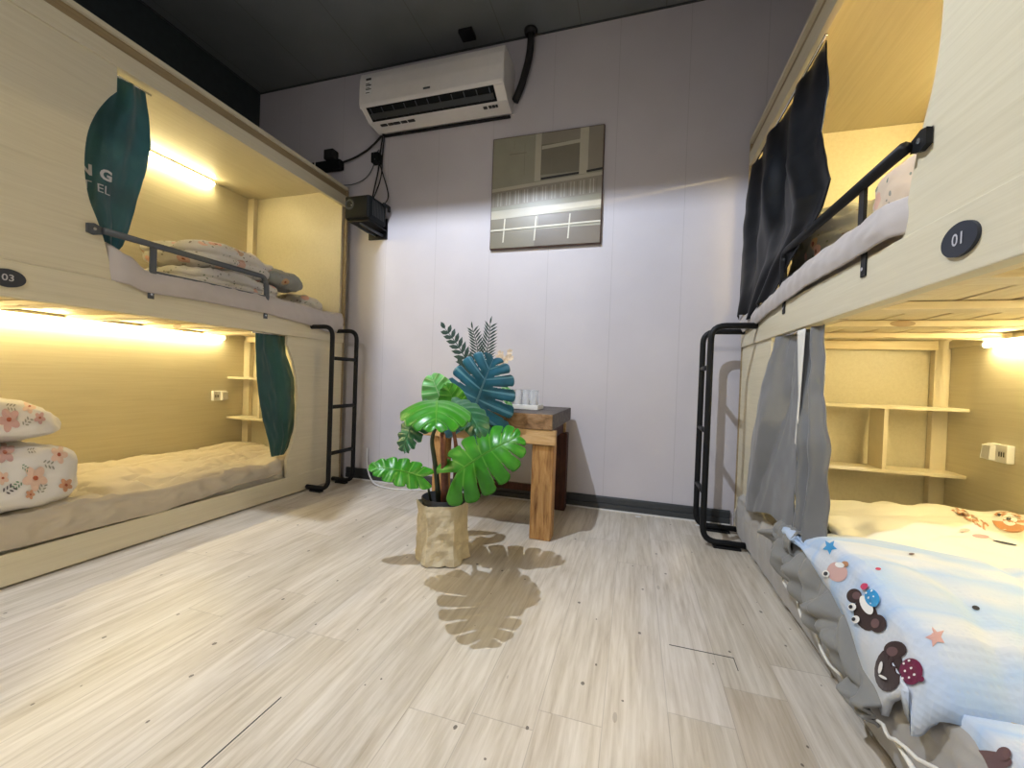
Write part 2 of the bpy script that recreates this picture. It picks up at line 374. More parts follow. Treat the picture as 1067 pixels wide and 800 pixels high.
def text_mesh(s, size, fn, name='digits', bold=0.0, mb=None, mi=0, shear=0):
    cu = bpy.data.curves.new('t', 'FONT'); cu.body = s; cu.size = size; cu.align_x = 'CENTER'; cu.align_y = 'CENTER'; cu.offset = bold; cu.shear = shear
    cu.resolution_u = 3
    o = bpy.data.objects.new('t', cu); COL.objects.link(o)
    dg = bpy.context.evaluated_depsgraph_get(); dg.update()
    me = bpy.data.meshes.new_from_object(o.evaluated_get(dg))
    mb = mb or MB()
    mb.add([fn(v.co.x, v.co.y) for v in me.vertices], [tuple(p.vertices) for p in me.polygons], mi)
    bpy.data.objects.remove(o); bpy.data.curves.remove(cu); bpy.data.meshes.remove(me)
    return mb

# ================================================================== ROOM
struct('floor', MB().box(XWL-.05, XWR+.05, YB-.05, D+.05, -0.05, 0), 'floor')
struct('ceiling', MB().box(XWL-.05, XWR+.05, YB-.05, D+.05, H, H+.05), 'ceil')
struct('wall_back', MB().box(XWL-.05, XWR+.05, D, D+.05, 0, H), 'wall')
struct('wall_left', MB().box(XWL-.05, XWL, YB, D, 0, H), 'sidewall')
struct('wall_right', MB().box(XWR, XWR+.05, YB, D, 0, H), 'wall')
struct('wall_front', MB().box(XWL-.05, XWR+.05, YB-.05, YB, 0, H), 'wall')
bb = MB()
bb.prism([(D, 0.004), (D-.014, 0.004), (D-.014, .030), (D-.010, .033), (D-.012, .036), (D-.012, .062), (D-.006, .068), (D, .068)], lambda y, z, x: Vector((x, y, z)), -1.712, 0.462)
struct('baseboard_back', bb, 'skirt')
struct('trim_1', MB().box(-1.712, 0.462, D-.020, D-.012, 0, .006), 'offwhite')
struct('trim_2', MB().box(XWL, XWR, D-.006, D, H-.008, H), 'skirt')
struct('trim_3', MB().box(XWL, XWL+.006, YB, D, H-.008, H), 'skirt')

struct('trim_4', MB().box(-.6585, -.6565, .30, .652, 0.0, .0008), 'ink')      # open joint between two boards
struct('trim_5', MB().box(.111, .258, 1.100, 1.1018, 0.0, .0008).box(.257, .2585, 1.055, 1.100, 0.0, .0008), 'ink')
# ================================================================== CEILING LAMPS (outside the frame, overhead; the panel is added fill)
kl = thing('ceiling_spotlight', 'small bare cool white spotlight in an added light-cutting black hood on the ceiling', 'ceiling lamp', (P_KEY.x, P_KEY.y, H))
hb = MB(); kx, ky, kz = P_KEY
hw = 0.10
hb.box(kx-hw-.006, kx+hw+.006, ky-hw, ky+hw, H-.02, H-.001)
zb = kz - hw*0.535
hb.box(kx-hw-.006, kx+hw+.006, ky+hw, ky+hw+.006, kz-(hw)*0.545, H)          # visor added to cut the light high on the back wall
hb.box(kx-hw-.006, kx-hw, ky-hw, ky+hw, kz-.300, H)  # deep plate shaped to keep key light off the left bunk
hb.box(kx-hw-.006, kx-.045, ky+hw, ky+hw+.006, kz-.300, kz-.05)  # extra plate added to block key light from the far left corner
hb.box(kx+hw, kx+hw+.006, ky-hw, ky+hw, kz-.062, H)
hb.box(kx-hw-.006, kx+hw+.006, ky-hw-.006, ky-hw, kz-.04, H)
obj('hood', hb, 'black', kl)
obj('lamp_holder', MB().lathe([(0.0, H-.02), (.018, H-.02), (.018, kz+.02), (.012, kz+.012), (0, kz+.012)], (kx, ky, 0)), 'whitepl', kl, smooth=True)
ld = bpy.data.lights.new('key_light', 'POINT'); ld.energy = E_KEY; ld.color = (0.80, 0.88, 1.0); ld.shadow_soft_size = 0.005
lo = bpy.data.objects.new('key_light', ld); COL.objects.link(lo); lo.parent = kl; lo.location = P_KEY - kl.location
rl = thing('added_fill_panel', 'added unseen white panel on the ceiling giving soft fill light', 'ceiling lamp', (P_FILL.x, P_FILL.y, H))
obj('frame', MB().box(P_FILL.x-.31, P_FILL.x+.31, P_FILL.y-.31, P_FILL.y+.31, H-.03, H-.001), 'whitepl', rl, bevel=.004)
dl = bpy.data.lights.new('fill_light', 'AREA'); dl.shape = 'RECTANGLE'; dl.size = .58; dl.size_y = .58; dl.energy = E_FILL; dl.color = (1.0, 0.94, 0.86)
do = bpy.data.objects.new('fill_light', dl); COL.objects.link(do); do.parent = rl; do.location = Vector((P_FILL.x, P_FILL.y, H-.035)) - rl.location

# ================================================================== BUNKS
Y0, Y1 = 0.09, 2.092
ARC_U = [(Y0, .945), (.942, .945), (.925, 1.04), (.902, 1.12), (.874, 1.20), (.862, 1.29), (.866, 1.39), (.885, 1.47), (.915, 1.54), (.942, 1.585), (.942, 1.668), (Y0, 1.668)]
ARC_L = [(Y1, .10), (1.697, .10), (1.697, .19), (1.722, .25), (1.748, .33), (1.760, .43), (1.760, .52), (1.748, .62), (1.722, .71), (1.694, .77), (1.680, .79), (1.680, .84), (Y1, .84)]
def smooth_arc(p, i0, i1, n=5):
    """Catmull-Rom through p[i0:i1+1]."""
    out = p[:i0]
    for i in range(i0, i1):
        P0 = p[max(i-1, i0)]; P1 = p[i]; P2 = p[i+1]; P3 = p[min(i+2, i1)]
        for k in range(n):
            t = k/n
            out.append(tuple(0.5*((2*P1[q]) + (-P0[q]+P2[q])*t + (2*P0[q]-5*P1[q]+4*P2[q]-P3[q])*t*t + (-P0[q]+3*P1[q]-3*P2[q]+P3[q])*t**3) for q in (0, 1)))
    return out + p[i1:]
ARC_U = smooth_arc(ARC_U, 1, 9); ARC_L = smooth_arc(ARC_L, 2, 10)
def bunk(side):
    s_ = -1 if side == 'left' else 1
    xf = XL if side == 'left' else XR
    X = lambda u: xf + s_*u
    P = lambda y, z, u: Vector((X(u), y, z))
    t = thing('bunk_bed', 'two-tier pale birch capsule bunk bed on the ' + ('left, with plate 03 and a teal curtain' if side == 'left' else 'right, with plate 01 and a black curtain'), 'bunk bed', (X(.37), 1.09, 0))
    bx = lambda u0, u1, y0, y1, z0, z1: MB().box(X(u0), X(u1), y0, y1, z0, z1)
    obj('upper_front_panel', MB().prism(ARC_U, P, .004, .020), ['lam'], t)
    obj('lower_front_panel', MB().prism(ARC_L, P, .004, .020), ['lam'], t)
    obj('lower_rail', bx(0, .022, Y0, Y1, .006, .10), 'lam', t, bevel=.002)
    obj('middle_rail', bx(-.004, .026, Y0, Y1, .84, .945), 'lam', t, bevel=.002)
    obj('fascia', bx(-.002, .018, Y0-.01, Y1, 1.668, 1.728), 'lam', t, bevel=.0015)
    obj('fascia_recess', bx(.010, .030, Y0-.01, Y1, 1.728, 1.768), 'lamd', t)  # shade of the recess put into the darker brown veneer
    obj('top_board', bx(-.004, DEP+.02, Y0-.01, Y1+.004, 1.768, 1.784), 'lam', t, bevel=.001)
    obj('end_panel', bx(.022, DEP+.02, Y1-.016, Y1, .006, 1.767), 'lam', t)
    obj('near_end_panel', bx(.022, DEP+.02, Y0-.001, Y0+.015, .006, 1.767), 'lam', t)
    obj('back_panel', bx(DEP, DEP+.012, Y0+.016, Y1-.017, .006, 1.767), 'lam', t)
    obj('back_batten', bx(DEP-.010, DEP, Y0+.016, Y1-.017, .842, .868), 'lam', t, bevel=.001)
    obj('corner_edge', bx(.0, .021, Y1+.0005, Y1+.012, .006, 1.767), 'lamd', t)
    obj('corner_post', bx(DEP-.052, DEP-.001, Y1-.045, Y1-.017, .10, 1.766), 'edge', t, bevel=.002)
    obj('deck_bearer', bx(.03, DEP-.06, Y1-.075, Y1-.050, .832, .868), 'pine', t, bevel=.002)
    obj('side_cleat', bx(.027, .050, Y0+.02, Y1-.08, .842, .870), 'pine', t, bevel=.002)
    for y in (1.76, 1.46, 1.16, .86, .56, .26):
        obj('deck_bearer', bx(.052, DEP-.012, y, y+.062, .852, .870), 'pine', t, bevel=.0015)
    for k in range(7):
        u = .030 + (DEP-.045)*k/7
        obj('deck_slat', bx(u, u+.088, Y0+.02, Y1-.02, .872, .888), 'pineY', t, bevel=.0015)
    obj('lower_deck', bx(.024, DEP-.002, Y0+.017, Y1-.018, .05, .078), 'pine', t)
    # bedside shelves at the foot
    for z in (.345, .595):
        obj('shelf', bx(.25 if z < .4 else .25, DEP-.004 if False else DEP-.003, Y1-.155, Y1-.046, z, z+.013), 'edge', t, bevel=.001)
    obj('shelf_divider', bx(.475, .488, Y1-.150, Y1-.046, .358, .595), 'edge', t)
    # number plate
    pc = (.695, .893) if side == 'left' else (.779, .893)
    pl = MB(); seg = 40
    pl.prism([(pc[0]+.036*math.cos(2*PI*k/seg), pc[1]+.0255*math.sin(2*PI*k/seg)) for k in range(seg)], P, -.0045, -.009)
    plo = obj('number_plate', pl, 'plate', t, bevel=.0008)
    sg = 1 if side == 'left' else -1
    dg = text_mesh('03' if side == 'left' else '01', .026, lambda a_, b_: P(pc[0]+sg*a_, pc[1]+b_, -.0096), bold=.0003)
    obj('digits', dg, 'plateW', plo)
    return t
bunkL = bunk('left'); bunkR = bunk('right')

def tube_light(side, level, y0, y1, u, z, label, est):
    s_ = -1 if side == 'left' else 1; xf = XL if side == 'left' else XR; X = lambda q: xf + s_*q
    t = thing('tube_light', label, 'light', (X(u), (y0+y1)/2, z+.012))
    obj('batten', MB().box(X(u-.010), X(u+.014), y0, y1, z+.011, z+.016), 'whitepl', t, bevel=.001)
    obj('tube', MB().tube([(X(u), y0+.006, z), (X(u), y1-.006, z)], .0085, 10), emit('tube_glow_'+side+level, TUBE_COL if (side, level) != ('right', 'upper') else (1.0, 0.78, 0.36), est), t, smooth=True)
    for y in (y0, y1):
        obj('end_cap', MB().tube([(X(u), y-.004, z), (X(u), y+.006, z)], .0105, 10), 'whitepl', t)
    for k in range(3):
        y = y0 + (y1-y0)*(k+.5)/3
        obj('clip', MB().box(X(u-.012), X(u+.013), y-.006, y+.006, z+.009, z+.020), 'steel', t)
    return t
tube_light('left', 'lower', .42, 1.90, DEP-.020, .845, 'long glowing tube light under the upper deck of the left bunk', E_TUBE['ll'])
tube_light('left', 'upper', .50, 1.81, DEP-.022, 1.745, 'glowing tube light under the roof of the left upper berth', E_TUBE['ul'])
tube_light('right', 'lower', .42, 1.85, DEP-.024, .838, 'tube light at the back of the right lower berth beside the slats', E_TUBE['lr'])
tube_light('right', 'upper', .50, 1.81, DEP-.022, 1.745, 'glowing tube light under the roof of the right upper berth, hidden from view', E_TUBE['ur'])

def outlet(side, y, z, label):
    s_ = -1 if side == 'left' else 1; xf = XL if side == 'left' else XR; X = lambda q: xf + s_*q
    t = thing('wall_socket', label, 'socket', (X(DEP), y, z))
    obj('back_plate', MB().box(X(DEP-.001), X(DEP-.022), y-.046, y+.038, z-.030, z+.030), 'whitepl', t, bevel=.003)
    q = MB(); q.prism([(DEP-.0225, z-.026), (DEP-.0225, z+.026), (DEP-.034, z+.022), (DEP-.038, z-.022)], lambda u, zz, yy: Vector((X(u), yy, zz)), y-.002, y+.034)
    obj('rocker', q, 'offwhite', t, bevel=.002)
    sl = MB()
    for a_ in (-.010, 0, .010): sl.box(X(DEP-.0222), X(DEP-.0235), y-.026+a_*.9-.0015, y-.026+a_*.9+.0015, z-.010, z+.006)
    obj('slots', sl, 'ink', t)
    return t
outlet('left', 1.885, .490, 'white double socket on the back panel of the left lower berth')
outlet('right', 1.79, .468, 'white double socket on the back panel of the right lower berth')

# guard rails
def guard(side):
    s_ = -1 if side == 'left' else 1; xf = XL if side == 'left' else XR
    P = lambda u, y, z: Vector((xf + s_*u, y, z))
    t = thing('guard_rail', 'dark steel guard rail on the edge of the ' + ('left upper berth, below the teal curtain' if side == 'left' else 'right upper berth, before the black curtain'), 'guard rail', P(-.02, 1.2, .92))
    mt = 'gunmetal' if side == 'left' else 'black'
    tp = MB().tube(fillet([P(-.016, .905, 1.100), P(-.016, 1.515, 1.100), P(-.014, 1.532, 1.06), P(-.010, 1.536, .965)], .045, 6), .0115, 8)
    obj('top_bar', tp, mt, t, smooth=True)
    b = MB(); b.prism([(.868, 1.086), (.885, 1.082), (.910, 1.090), (.910, 1.110), (.885, 1.118), (.868, 1.114)], lambda y, z, u: P(u, y, z), .002, -.006)
    obj('fixing_plate', b, mt, t, bevel=.001)
    obj('screw', MB().tube([P(-.0062, .886, 1.100), P(-.0085, .886, 1.100)], .005, 10), 'steel', t)
    obj('post', MB().box(P(-.009, 0, 0).x, P(-.016, 0, 0).x, 1.041, 1.063, .955, 1.096), mt, t, bevel=.001)
    obj('lower_bar', MB().tube([P(-.013, 1.06, 1.004), P(-.013, 1.536, 1.010)], .0045, 8), mt, t, smooth=True)
    for y in (1.052, 1.537):
        q = MB().box(P(-.0042, 0, 0).x, P(-.0075, 0, 0).x, y-.0105, y+.0105, .905, .968)
        q.box(P(-.0042, 0, 0).x, P(-.0155, 0, 0).x, y-.0105, y+.0105, .953, .960)
        tb = obj('fixing_tab', q, mt, t, bevel=.001)
        obj('screw', MB().tube([P(-.0076, y, .921), P(-.0095, y, .921)], .0042, 10), 'steel', tb)
    return t
guard('left'); guard('right')

# ladders
def ladder(side):
    s_ = -1 if side == 'left' else 1; xf = XL if side == 'left' else XR
    P = lambda u, y, z: Vector((xf + s_*u, y, z))
    t = thing('bunk_ladder', 'black tubular three-rung ladder hooked on the far end of the ' + side + ' bunk', 'ladder', P(-.14, 1.93, 0))
    for y in (1.832, 2.032):
        u_ = -.145 if side == 'left' else -.172
        obj('side_rail', MB().tube(fillet([P(-.006, y, .905), P(u_, y, .905), P(u_, y, .022), P(-.004, y, .022)], .055, 6), .0125, 10), 'black', t, smooth=True)
    for z in (.735, .47, .215):
        obj('rung', MB().tube([P(u_, 1.845, z), P(u_, 2.020, z)], .0105, 10), 'black', t, smooth=True)
        if side == 'right':
            pass
    for y in (1.832, 2.032):
        obj('foot_pad', MB().box(P(u_+.04, 0, 0).x, P(-.03, 0, 0).x, y-.013, y+.013, 0.0005, .010), 'black', t, bevel=.002)
    return t
ladder('left'); ladder('right')

# ================================================================== SOFT THINGS
def nz3(p, sc, off=0): return noise.noise(Vector((p[0]*sc+off, p[1]*sc+off*1.7, p[2]*sc-off)))
def softbox(c, dims, n=22, pn=5.0, wr=.006, rot=0, off=0, pillow=False, crease=(), tilt=(0, 0)):
    """closed rounded cushion-like form; c = centre of base, dims = half sizes."""
    mb = MB(); idx = {}
    def vert(p):
        k = tuple(round(q*1000) for q in p)
        if k in idx: return idx[k]
        nn = sum(abs(q)**pn for q in p)**(1/pn)
        q = Vector(p)/nn
        zsc = 1.0
        if pillow:
            e = max(abs(q.x), abs(q.y)); zsc = 1 - .60*e**4
        pos = Vector((q.x*dims[0], q.y*dims[1], q.z*dims[2]*zsc))
        for cz, amp in crease:
            pos.x *= 1 - amp*math.exp(-((pos.z/dims[2]-cz)/.10)**2)*abs(q.x)
            pos.y *= 1 - amp*math.exp(-((pos.z/dims[2]-cz)/.10)**2)*abs(q.y)
        nrm = Vector((q.x/dims[0], q.y/dims[1], q.z/dims[2])).normalized()
        w_ = nz3(pos, 9, off)*1.2 + nz3(pos, 22, off+5)*.6 + abs(nz3((pos.x*1, pos.y*2.2, pos.z*2), 12, off+9))*-1.0
        pos += nrm*w_*wr*1.6
        if pillow: pos.z = (pos.z if pos.z > 0 else pos.z*.40) - dims[2]*.58
        pos.z = max(pos.z, -dims[2]*.98) + dims[2]*.98 + tilt[0]*pos.x + tilt[1]*pos.y
        ca, sa = math.cos(rot), math.sin(rot)
        pos = Vector((pos.x*ca-pos.y*sa, pos.x*sa+pos.y*ca, pos.z)) + Vector(c)
        mb.v.append(pos); idx[k] = len(mb.v)-1
        return idx[k]
    for ax in range(3):
        for sg in (-1, 1):
            for i in range(n):
                for j in range(n):
                    q = []
                    for (a_, b_) in ((i, j), (i+1, j), (i+1, j+1), (i, j+1)):
                        p = [0, 0, 0]; p[ax] = sg; p[(ax+1) % 3] = 2*a_/n-1; p[(ax+2) % 3] = 2*b_/n-1
                        q.append(vert(p))
                    if sg < 0: q.reverse()
                    mb.f.append(tuple(q)); mb.mi.append(0)
    return mb
def mattress(side, z0, z1, label, mat, over0, amp, y0=.12, y1=2.03, sag=0.0, seed=0, hem=None):
    """fitted sheet over a mattress: a wrinkled shell with a gathered front edge bulging over the rail."""
    s_ = -1 if side == 'left' else 1; xf = XL if side == 'left' else XR
    X = lambda u: xf + s_*u
    t = thing('mattress', label, 'mattress', (X(.37), 1.08, z0))
    mb = MB(); nu, nv = 190, 70
    L = y1-y0
    hem = hem or (lambda y: z0+.005)
    def fn(a_, b_):
        y = y0 + L*a_
        # b: 0 bottom front hem -> up front -> over -> back edge down
        hz = hem(y)
        overu = over0 if z0 > .5 or side == 'right' else over0 + (.036-over0)*min(1, max(0, (y-1.655)/.03))
        if b_ < .22:
            k = b_/.22; u = overu*(math.sin(PI*.5*k)*.0 + 1) ; z = hz + (z1-.022-hz)*k
            u = overu - .006*math.sin(PI*k)
        elif b_ < .36:
            k = (b_-.22)/.14*PI/2; u = overu+.026 - .026*math.cos(k); z = z1-.022 + .022*math.sin(k)
        elif b_ < .95:
            k = (b_-.36)/.59; u = overu+.026 + (DEP-.030-overu-.026)*k; z = z1
        else:
            k = (b_-.95)/.05; u = DEP-.026; z = z1 - (z1-z0)*.8*k
        p = Vector((u, y, z))
        # wrinkles
        front = max(0, 1-abs(b_-.2)/.22)
        w1 = abs(nz3((u*3.0, y*9, z*4), 1.6, seed)) * 1.2
        gath = math.sin(y*62 + 3*nz3((y, 0, 0), 5, seed))*.5 + nz3((y*2, z*3, 0), 14, seed+3)
        u -= front*amp*(gath*.55)*(1 if y < 1.65 or side == 'right' or z0 > .5 else 0)
        top = 1 if .34 < b_ < .95 else .3
        zz = z + top*amp*(1.1*nz3((u*1.2, y*.8, 0), 5, seed+7) - 1.3*(max(0, 1-abs(nz3((u*2.4+y*.7, y*1.0-u*.5, 0), 4.2, seed+2))*7)) + .35*nz3((u, y*2, 0), 18, seed))
        zz -= sag*math.exp(-((b_-.36)/.12)**2)
        ex = min(1, min(a_, 1-a_)*30); zz = z0+.004 + (zz-z0-.004)*math.sqrt(max(0, ex))
        return Vector((X(u), y, zz))
    mb.grid(nu, nv, fn)
    obj('fitted_sheet', mb, mat, t, smooth=True)
    obj('core', MB().box(X(.035), X(DEP-.035), y0+.03, y1-.03, z0, z1-.03), 'lining', t, bevel=.01)
    return t
mattress('left', .079, .198, 'mattress in a creased beige fitted sheet in the left lower berth', 'sheetL', -.004, .019, seed=3, hem=lambda y: .118+.012*math.sin(y*5))
mattress('left', .889, 1.000, 'mattress in a grey-beige sheet in the left upper berth', 'sheetU', .032, .010, seed=11, hem=lambda y: .95)
mattress('right', .079, .200, 'mattress in a rumpled grey sheet in the right lower berth', 'sheetR', -.012, .016, seed=21, hem=lambda y: .02)
mattress('right', .889, 1.000, 'mattress in a lilac-grey sheet in the right upper berth', 'sheetU', .032, .010, seed=31, hem=lambda y: .95)

# sheet spilling over the left and right upper rails
def spill(side, pts_lo, label, mat, seed):
    s_ = -1 if side == 'left' else 1; xf = XL if side == 'left' else XR
    X = lambda u: xf + s_*u
    mb = MB()
    ys = [p[0] for p in pts_lo]
    def lo(y):
        for k in range(len(pts_lo)-1):
            if pts_lo[k][0] <= y <= pts_lo[k+1][0]:
                t = (y-pts_lo[k][0])/(pts_lo[k+1][0]-pts_lo[k][0]); t = t*t*(3-2*t)
                return [pts_lo[k][q]*(1-t)+pts_lo[k+1][q]*t for q in (1, 2)]
        return pts_lo[-1][1:]
    def fn(a_, b_):
        y = ys[0] + (ys[-1]-ys[0])*a_
        zl, zh = lo(y)
        fold = .004*math.sin(y*55+b_*4) + .006*nz3((y*3, b_*1.5, 0), 4, seed)
        if b_ < .6:
            k = b_/.6; u = -.012 - .010*math.sin(PI*k) - abs(fold)*.5; z = zl + (zh-.01-zl)*k
        else:
            k = (b_-.6)/.4; u = -.012 + .07*k; z = zh-.01 + .012*math.sin(PI*.5*k) + fold*.5
        u += .050*max(0, 1-a_*22)**2
        return Vector((X(u), y, z))
    mb.grid(110, 26, fn)
    return mb
mats = {o.name: o for o in COL.objects if o.name.startswith('mattress')}
uL = [o for o in COL.objects if o.get('label', '').startswith('mattress in a grey-beige')][0]
uR = [o for o in COL.objects if o.get('label', '').startswith('mattress in a lilac')][0]
obj('sheet_overhang', spill('left', [(.920, .945, 1.085), (.975, .94, 1.05), (1.03, .925, 1.01), (1.2, .93, 1.02), (1.5, .93, 1.025), (1.75, .915, 1.02), (1.95, .89, 1.01), (2.06, .90, 1.02)], '', 'sheetU', 2), 'sheetU', uL, smooth=True, solid=.003)
obj('sheet_overhang', spill('right', [(.915, .955, 1.035), (1.1, .95, 1.03), (1.3, .95, 1.03), (1.5, .94, 1.02), (1.62, .93, 1.00), (1.85, .91, .985), (2.06, .90, .985)], '', 'sheetU', 5), 'sheetU', uR, smooth=True, solid=.003)

# left lower berth: folded duvet with pillow on top
fd = softbox((-2.02, .70, .196), (.28, .215, .098), 26, 5.0, .007, 0, 1)
fdo = tag(obj('folded_duvet', fd, 'sprigs', None, smooth=True), 'folded white duvet with peach flowers on the left lower mattress', 'duvet')
pw = softbox((-2.10, .70, .386), (.29, .225, .115), 28, 2.8, .007, .08, 4, pillow=True, tilt=(0, 0))
pwo = tag(obj('pillow', pw, 'sprigs', None, smooth=True), 'floral pillow lying on top of the folded white duvet, left lower berth', 'pillow')
# left upper berth
tag(obj('folded_quilt', softbox((-1.99, 1.50, .996), (.20, .26, .058), 24, 4, .011, .10, 12, crease=[(0, .05)]), 'floralg', None, smooth=True), 'rumpled small-print floral quilt on the left upper mattress under a thicker fold', 'quilt')
tq = thing('folded_quilt', 'thick folded floral quilt with grey-green reverse atop another quilt, left upper berth', 'quilt', (-2.0, 1.56, 1.10))
obj('cover', softbox((-2.0, 1.50, 1.100), (.21, .25, .068), 24, 3.5, .011, .12, 17, crease=[(0, .06)]), 'floralg', tq, smooth=True)
obj('reverse_fold', softbox((-1.975, 1.74, 1.098), (.20, .13, .050), 22, 3.0, .010, .15, 23), 'gfloral', tq, smooth=True)
tag(obj('pillow', softbox((-2.0, 1.955, .995), (.20, .10, .055), 22, 3, .010, 0, 31), 'floralg', None, smooth=True), 'floral pillow against the end panel of the left upper berth', 'pillow')
# right upper berth
tag(obj('pillow', softbox((.76, 1.22, 1.035), (.19, .15, .110), 22, 2.8, .006, .1, 41), 'floralp', None, smooth=True), 'cream floral pillow on the right upper mattress behind the guard rail', 'pillow')
tag(obj('folded_quilt', softbox((.74, 1.62, 1.010), (.21, .22, .125), 24, 3, .016, -.2, 47), 'gfloral', None, smooth=True), 'dark grey floral quilt bunched on the right upper mattress behind the black curtain', 'quilt')

# ------------------------------------------------------------------ right lower berth quilts
def lerp(a_, b_, t): return a_+(b_-a_)*t
def interp(tab, x):
    if x <= tab[0][0]: return tab[0][1]
    for k in range(len(tab)-1):
        if x <= tab[k+1][0]:
            t = (x-tab[k][0])/(tab[k+1][0]-tab[k][0]); return lerp(tab[k][1], tab[k+1][1], t)
    return tab[-1][1]
# cream quilt along the back wall
def cream_fn(a_, b_):
    y = lerp(.84, 1.80, a_); x = lerp(.52, 1.19, b_)
    z = .245 + .055*math.sin(PI*min(1, a_*.85)) + .018*nz3((x, y, 0), 5, 2) + .03*max(0, b_-.4)
    edge = min(a_, 1-a_)*16; z = .205 + (z-.205)*min(1, edge)**.5
    far = max(0, (a_-.85)/.15)
    z -= .022*abs(nz3((x*1.0, y*2, 0), 6, 9)); z -= .014*max(0, 1-abs(nz3((x*1.3-y, y+x*.6, 0), 3.4, 15))*6)
    ys = y - .13*max(0, 1-b_*2.2)*a_
    return Vector((x, ys, z))
cq = thing('cream_quilt', 'cream quilt with a brown bear print at the back of the right lower berth', 'quilt', (.85, 1.3, .20))
cqo = MB().grid(60, 46, cream_fn); cream = obj('cover', cqo, 'cream', cq, smooth=True, solid=.012, solidoff=1)
# blue-white quilt
HEM = [(.80, .085), (.925, .12), (.99, .180), (1.10, .215), (1.19, .245), (1.29, .268), (1.34, .275)]
def blue_fn(a_, b_):
    # b 0 hem at the front -> 1 towards the back ; a 0 near -> 1 far
    yn = interp([(0, .870), (.10, .83), (.22, .765), (.35, .73), (.6, .735), (1, .70)], b_)
    yf = interp([(0, 1.30), (.15, 1.34), (.35, 1.34), (.6, 1.22), (.85, 1.10), (1, 1.02)], b_)
    y = lerp(yn, yf, a_)
    zt = .275 + .040*math.exp(-((y-1.05)/.20)**2)
    hem = min(zt-.01, interp(HEM, y))
    if b_ < .26:
        k = b_/.26; x = .437 - .012*math.sin(PI*k); z = lerp(hem, zt-.025, k)
    elif b_ < .36:
        k = (b_-.26)/.10*PI/2; x = .437 + .030*(1-math.cos(k)); z = zt-.025+.025*math.sin(k)
    else:
        k = (b_-.36)/.64; x = .467 + k*.50; z = zt - .012*k
    z += .014*nz3((x*1.2, y, 0), 4.5, 3)*min(1, b_*3) - .010*max(0, 1-abs(nz3((x*1.5-y, y*.6+x, 0), 2.4, 5))*6)*min(1, b_*2)
    x += .007*nz3((y*2, z*2, 0), 6, 8)*max(0, 1-b_*3)
    # near edge turns down
    e = min(1, a_*8); z -= .085*(1-math.sqrt(e))*(1 if b_ > .2 else .15)
    e2 = min(1, (1-a_)*16); z -= .010*(1-math.sqrt(max(0, e2)))
    if b_ > .94: z -= .008*(b_-.94)/.06
    return Vector((x, y, z))
bq = thing('printed_quilt', 'pale blue quilt printed with dark bears at the front of the right lower berth', 'quilt', (.6, 1.05, .20))
bmb = MB().grid(90, 90, blue_fn); obj('cover', bmb, 'quilt', bq, smooth=True, solid=.010, solidoff=1)
# grey reverse bunched below the hem
def rev_fn(a_, b_):
    y = lerp(.86, 1.42, a_)
    top = min(.262, interp(HEM, y)+.030) if y < 1.36 else lerp(.272, .23, (y-1.36)/.06)
    bot = interp([(.80, .085), (.92, .068), (1.04, .085), (1.17, .100), (1.31, .130), (1.40, .18)], y)
    z = lerp(bot, top, b_)
    bul = math.sin(PI*b_)
    ff = math.sin(y*58 + b_*2.5 + 5*nz3((y, b_, 0), 3, 2)) + .5*math.sin(y*113 - b_*4)
    x = .432 - .030*bul - .016*bul*ff - .022*bul*nz3((y*5, b_*2.0, 0), 2.6, 14) + .018*b_
    z += .012*math.sin(y*31+2)*bul
    return Vector((x, y, z))
obj('reverse_side', MB().grid(150, 26, rev_fn), 'reverse', bq, smooth=True, solid=.006)
pp = []
for k in range(40):
    y = lerp(.70, 1.40, k/39); z = interp([(.70, .135), (.83, .095), (.92, .066), (1.04, .082), (1.17, .097), (1.31, .128), (1.40, .17)], y)
    pp.append((.424 + .006*math.sin(k*.9), y, z + .004*math.sin(k*1.7)))
obj('piping', MB().tube(pp, .003, 8), 'piping', bq, smooth=True)
def rev2(a_, b_):   # turned-back corner at the far end, grey inside
    ang = PI*1.15*b_; y = lerp(1.25, 1.40, a_)
    r = .045*(1-.3*a_)
    return Vector((.448 - r*math.sin(ang)*.8 + .004*math.sin(a_*19), y, .240 + r*math.cos(ang)*(-.8) + .01*nz3((a_*3, b_*3, 0), 3, 4)))
obj('turned_corner', MB().grid(20, 20, rev2), 'reverse', bq, smooth=True, solid=.005)
# lower quilt in front of / under the near edge
def low_fn(a_, b_):
    y = lerp(.42, .752, a_); x = lerp(.470, 1.10, b_)
    z = .205 + .018*nz3((x*1.5, y, 0), 5, 6) + .015*math.sin(PI*a_)
    if b_ < .10: z = lerp(.10, z, math.sin(b_/.10*PI/2)); x = .470 - .010*math.sin(b_/.1*PI)
    return Vector((x, y, z))
lq = thing('folded_coverlet', 'white coverlet with a dark bear print folded under the near edge of the blue quilt', 'coverlet', (.7, .62, .20))
lo_o = MB().grid(40, 60, low_fn); obj('cover', lo_o, 'quilt', lq, smooth=True, solid=.008, solidoff=1)
obj('hem_piping', MB().tube([(.425, lerp(.42, .80, k/20), .098+.004*math.sin(k)) for k in range(21)], .004, 8), 'piping', lq, smooth=True)

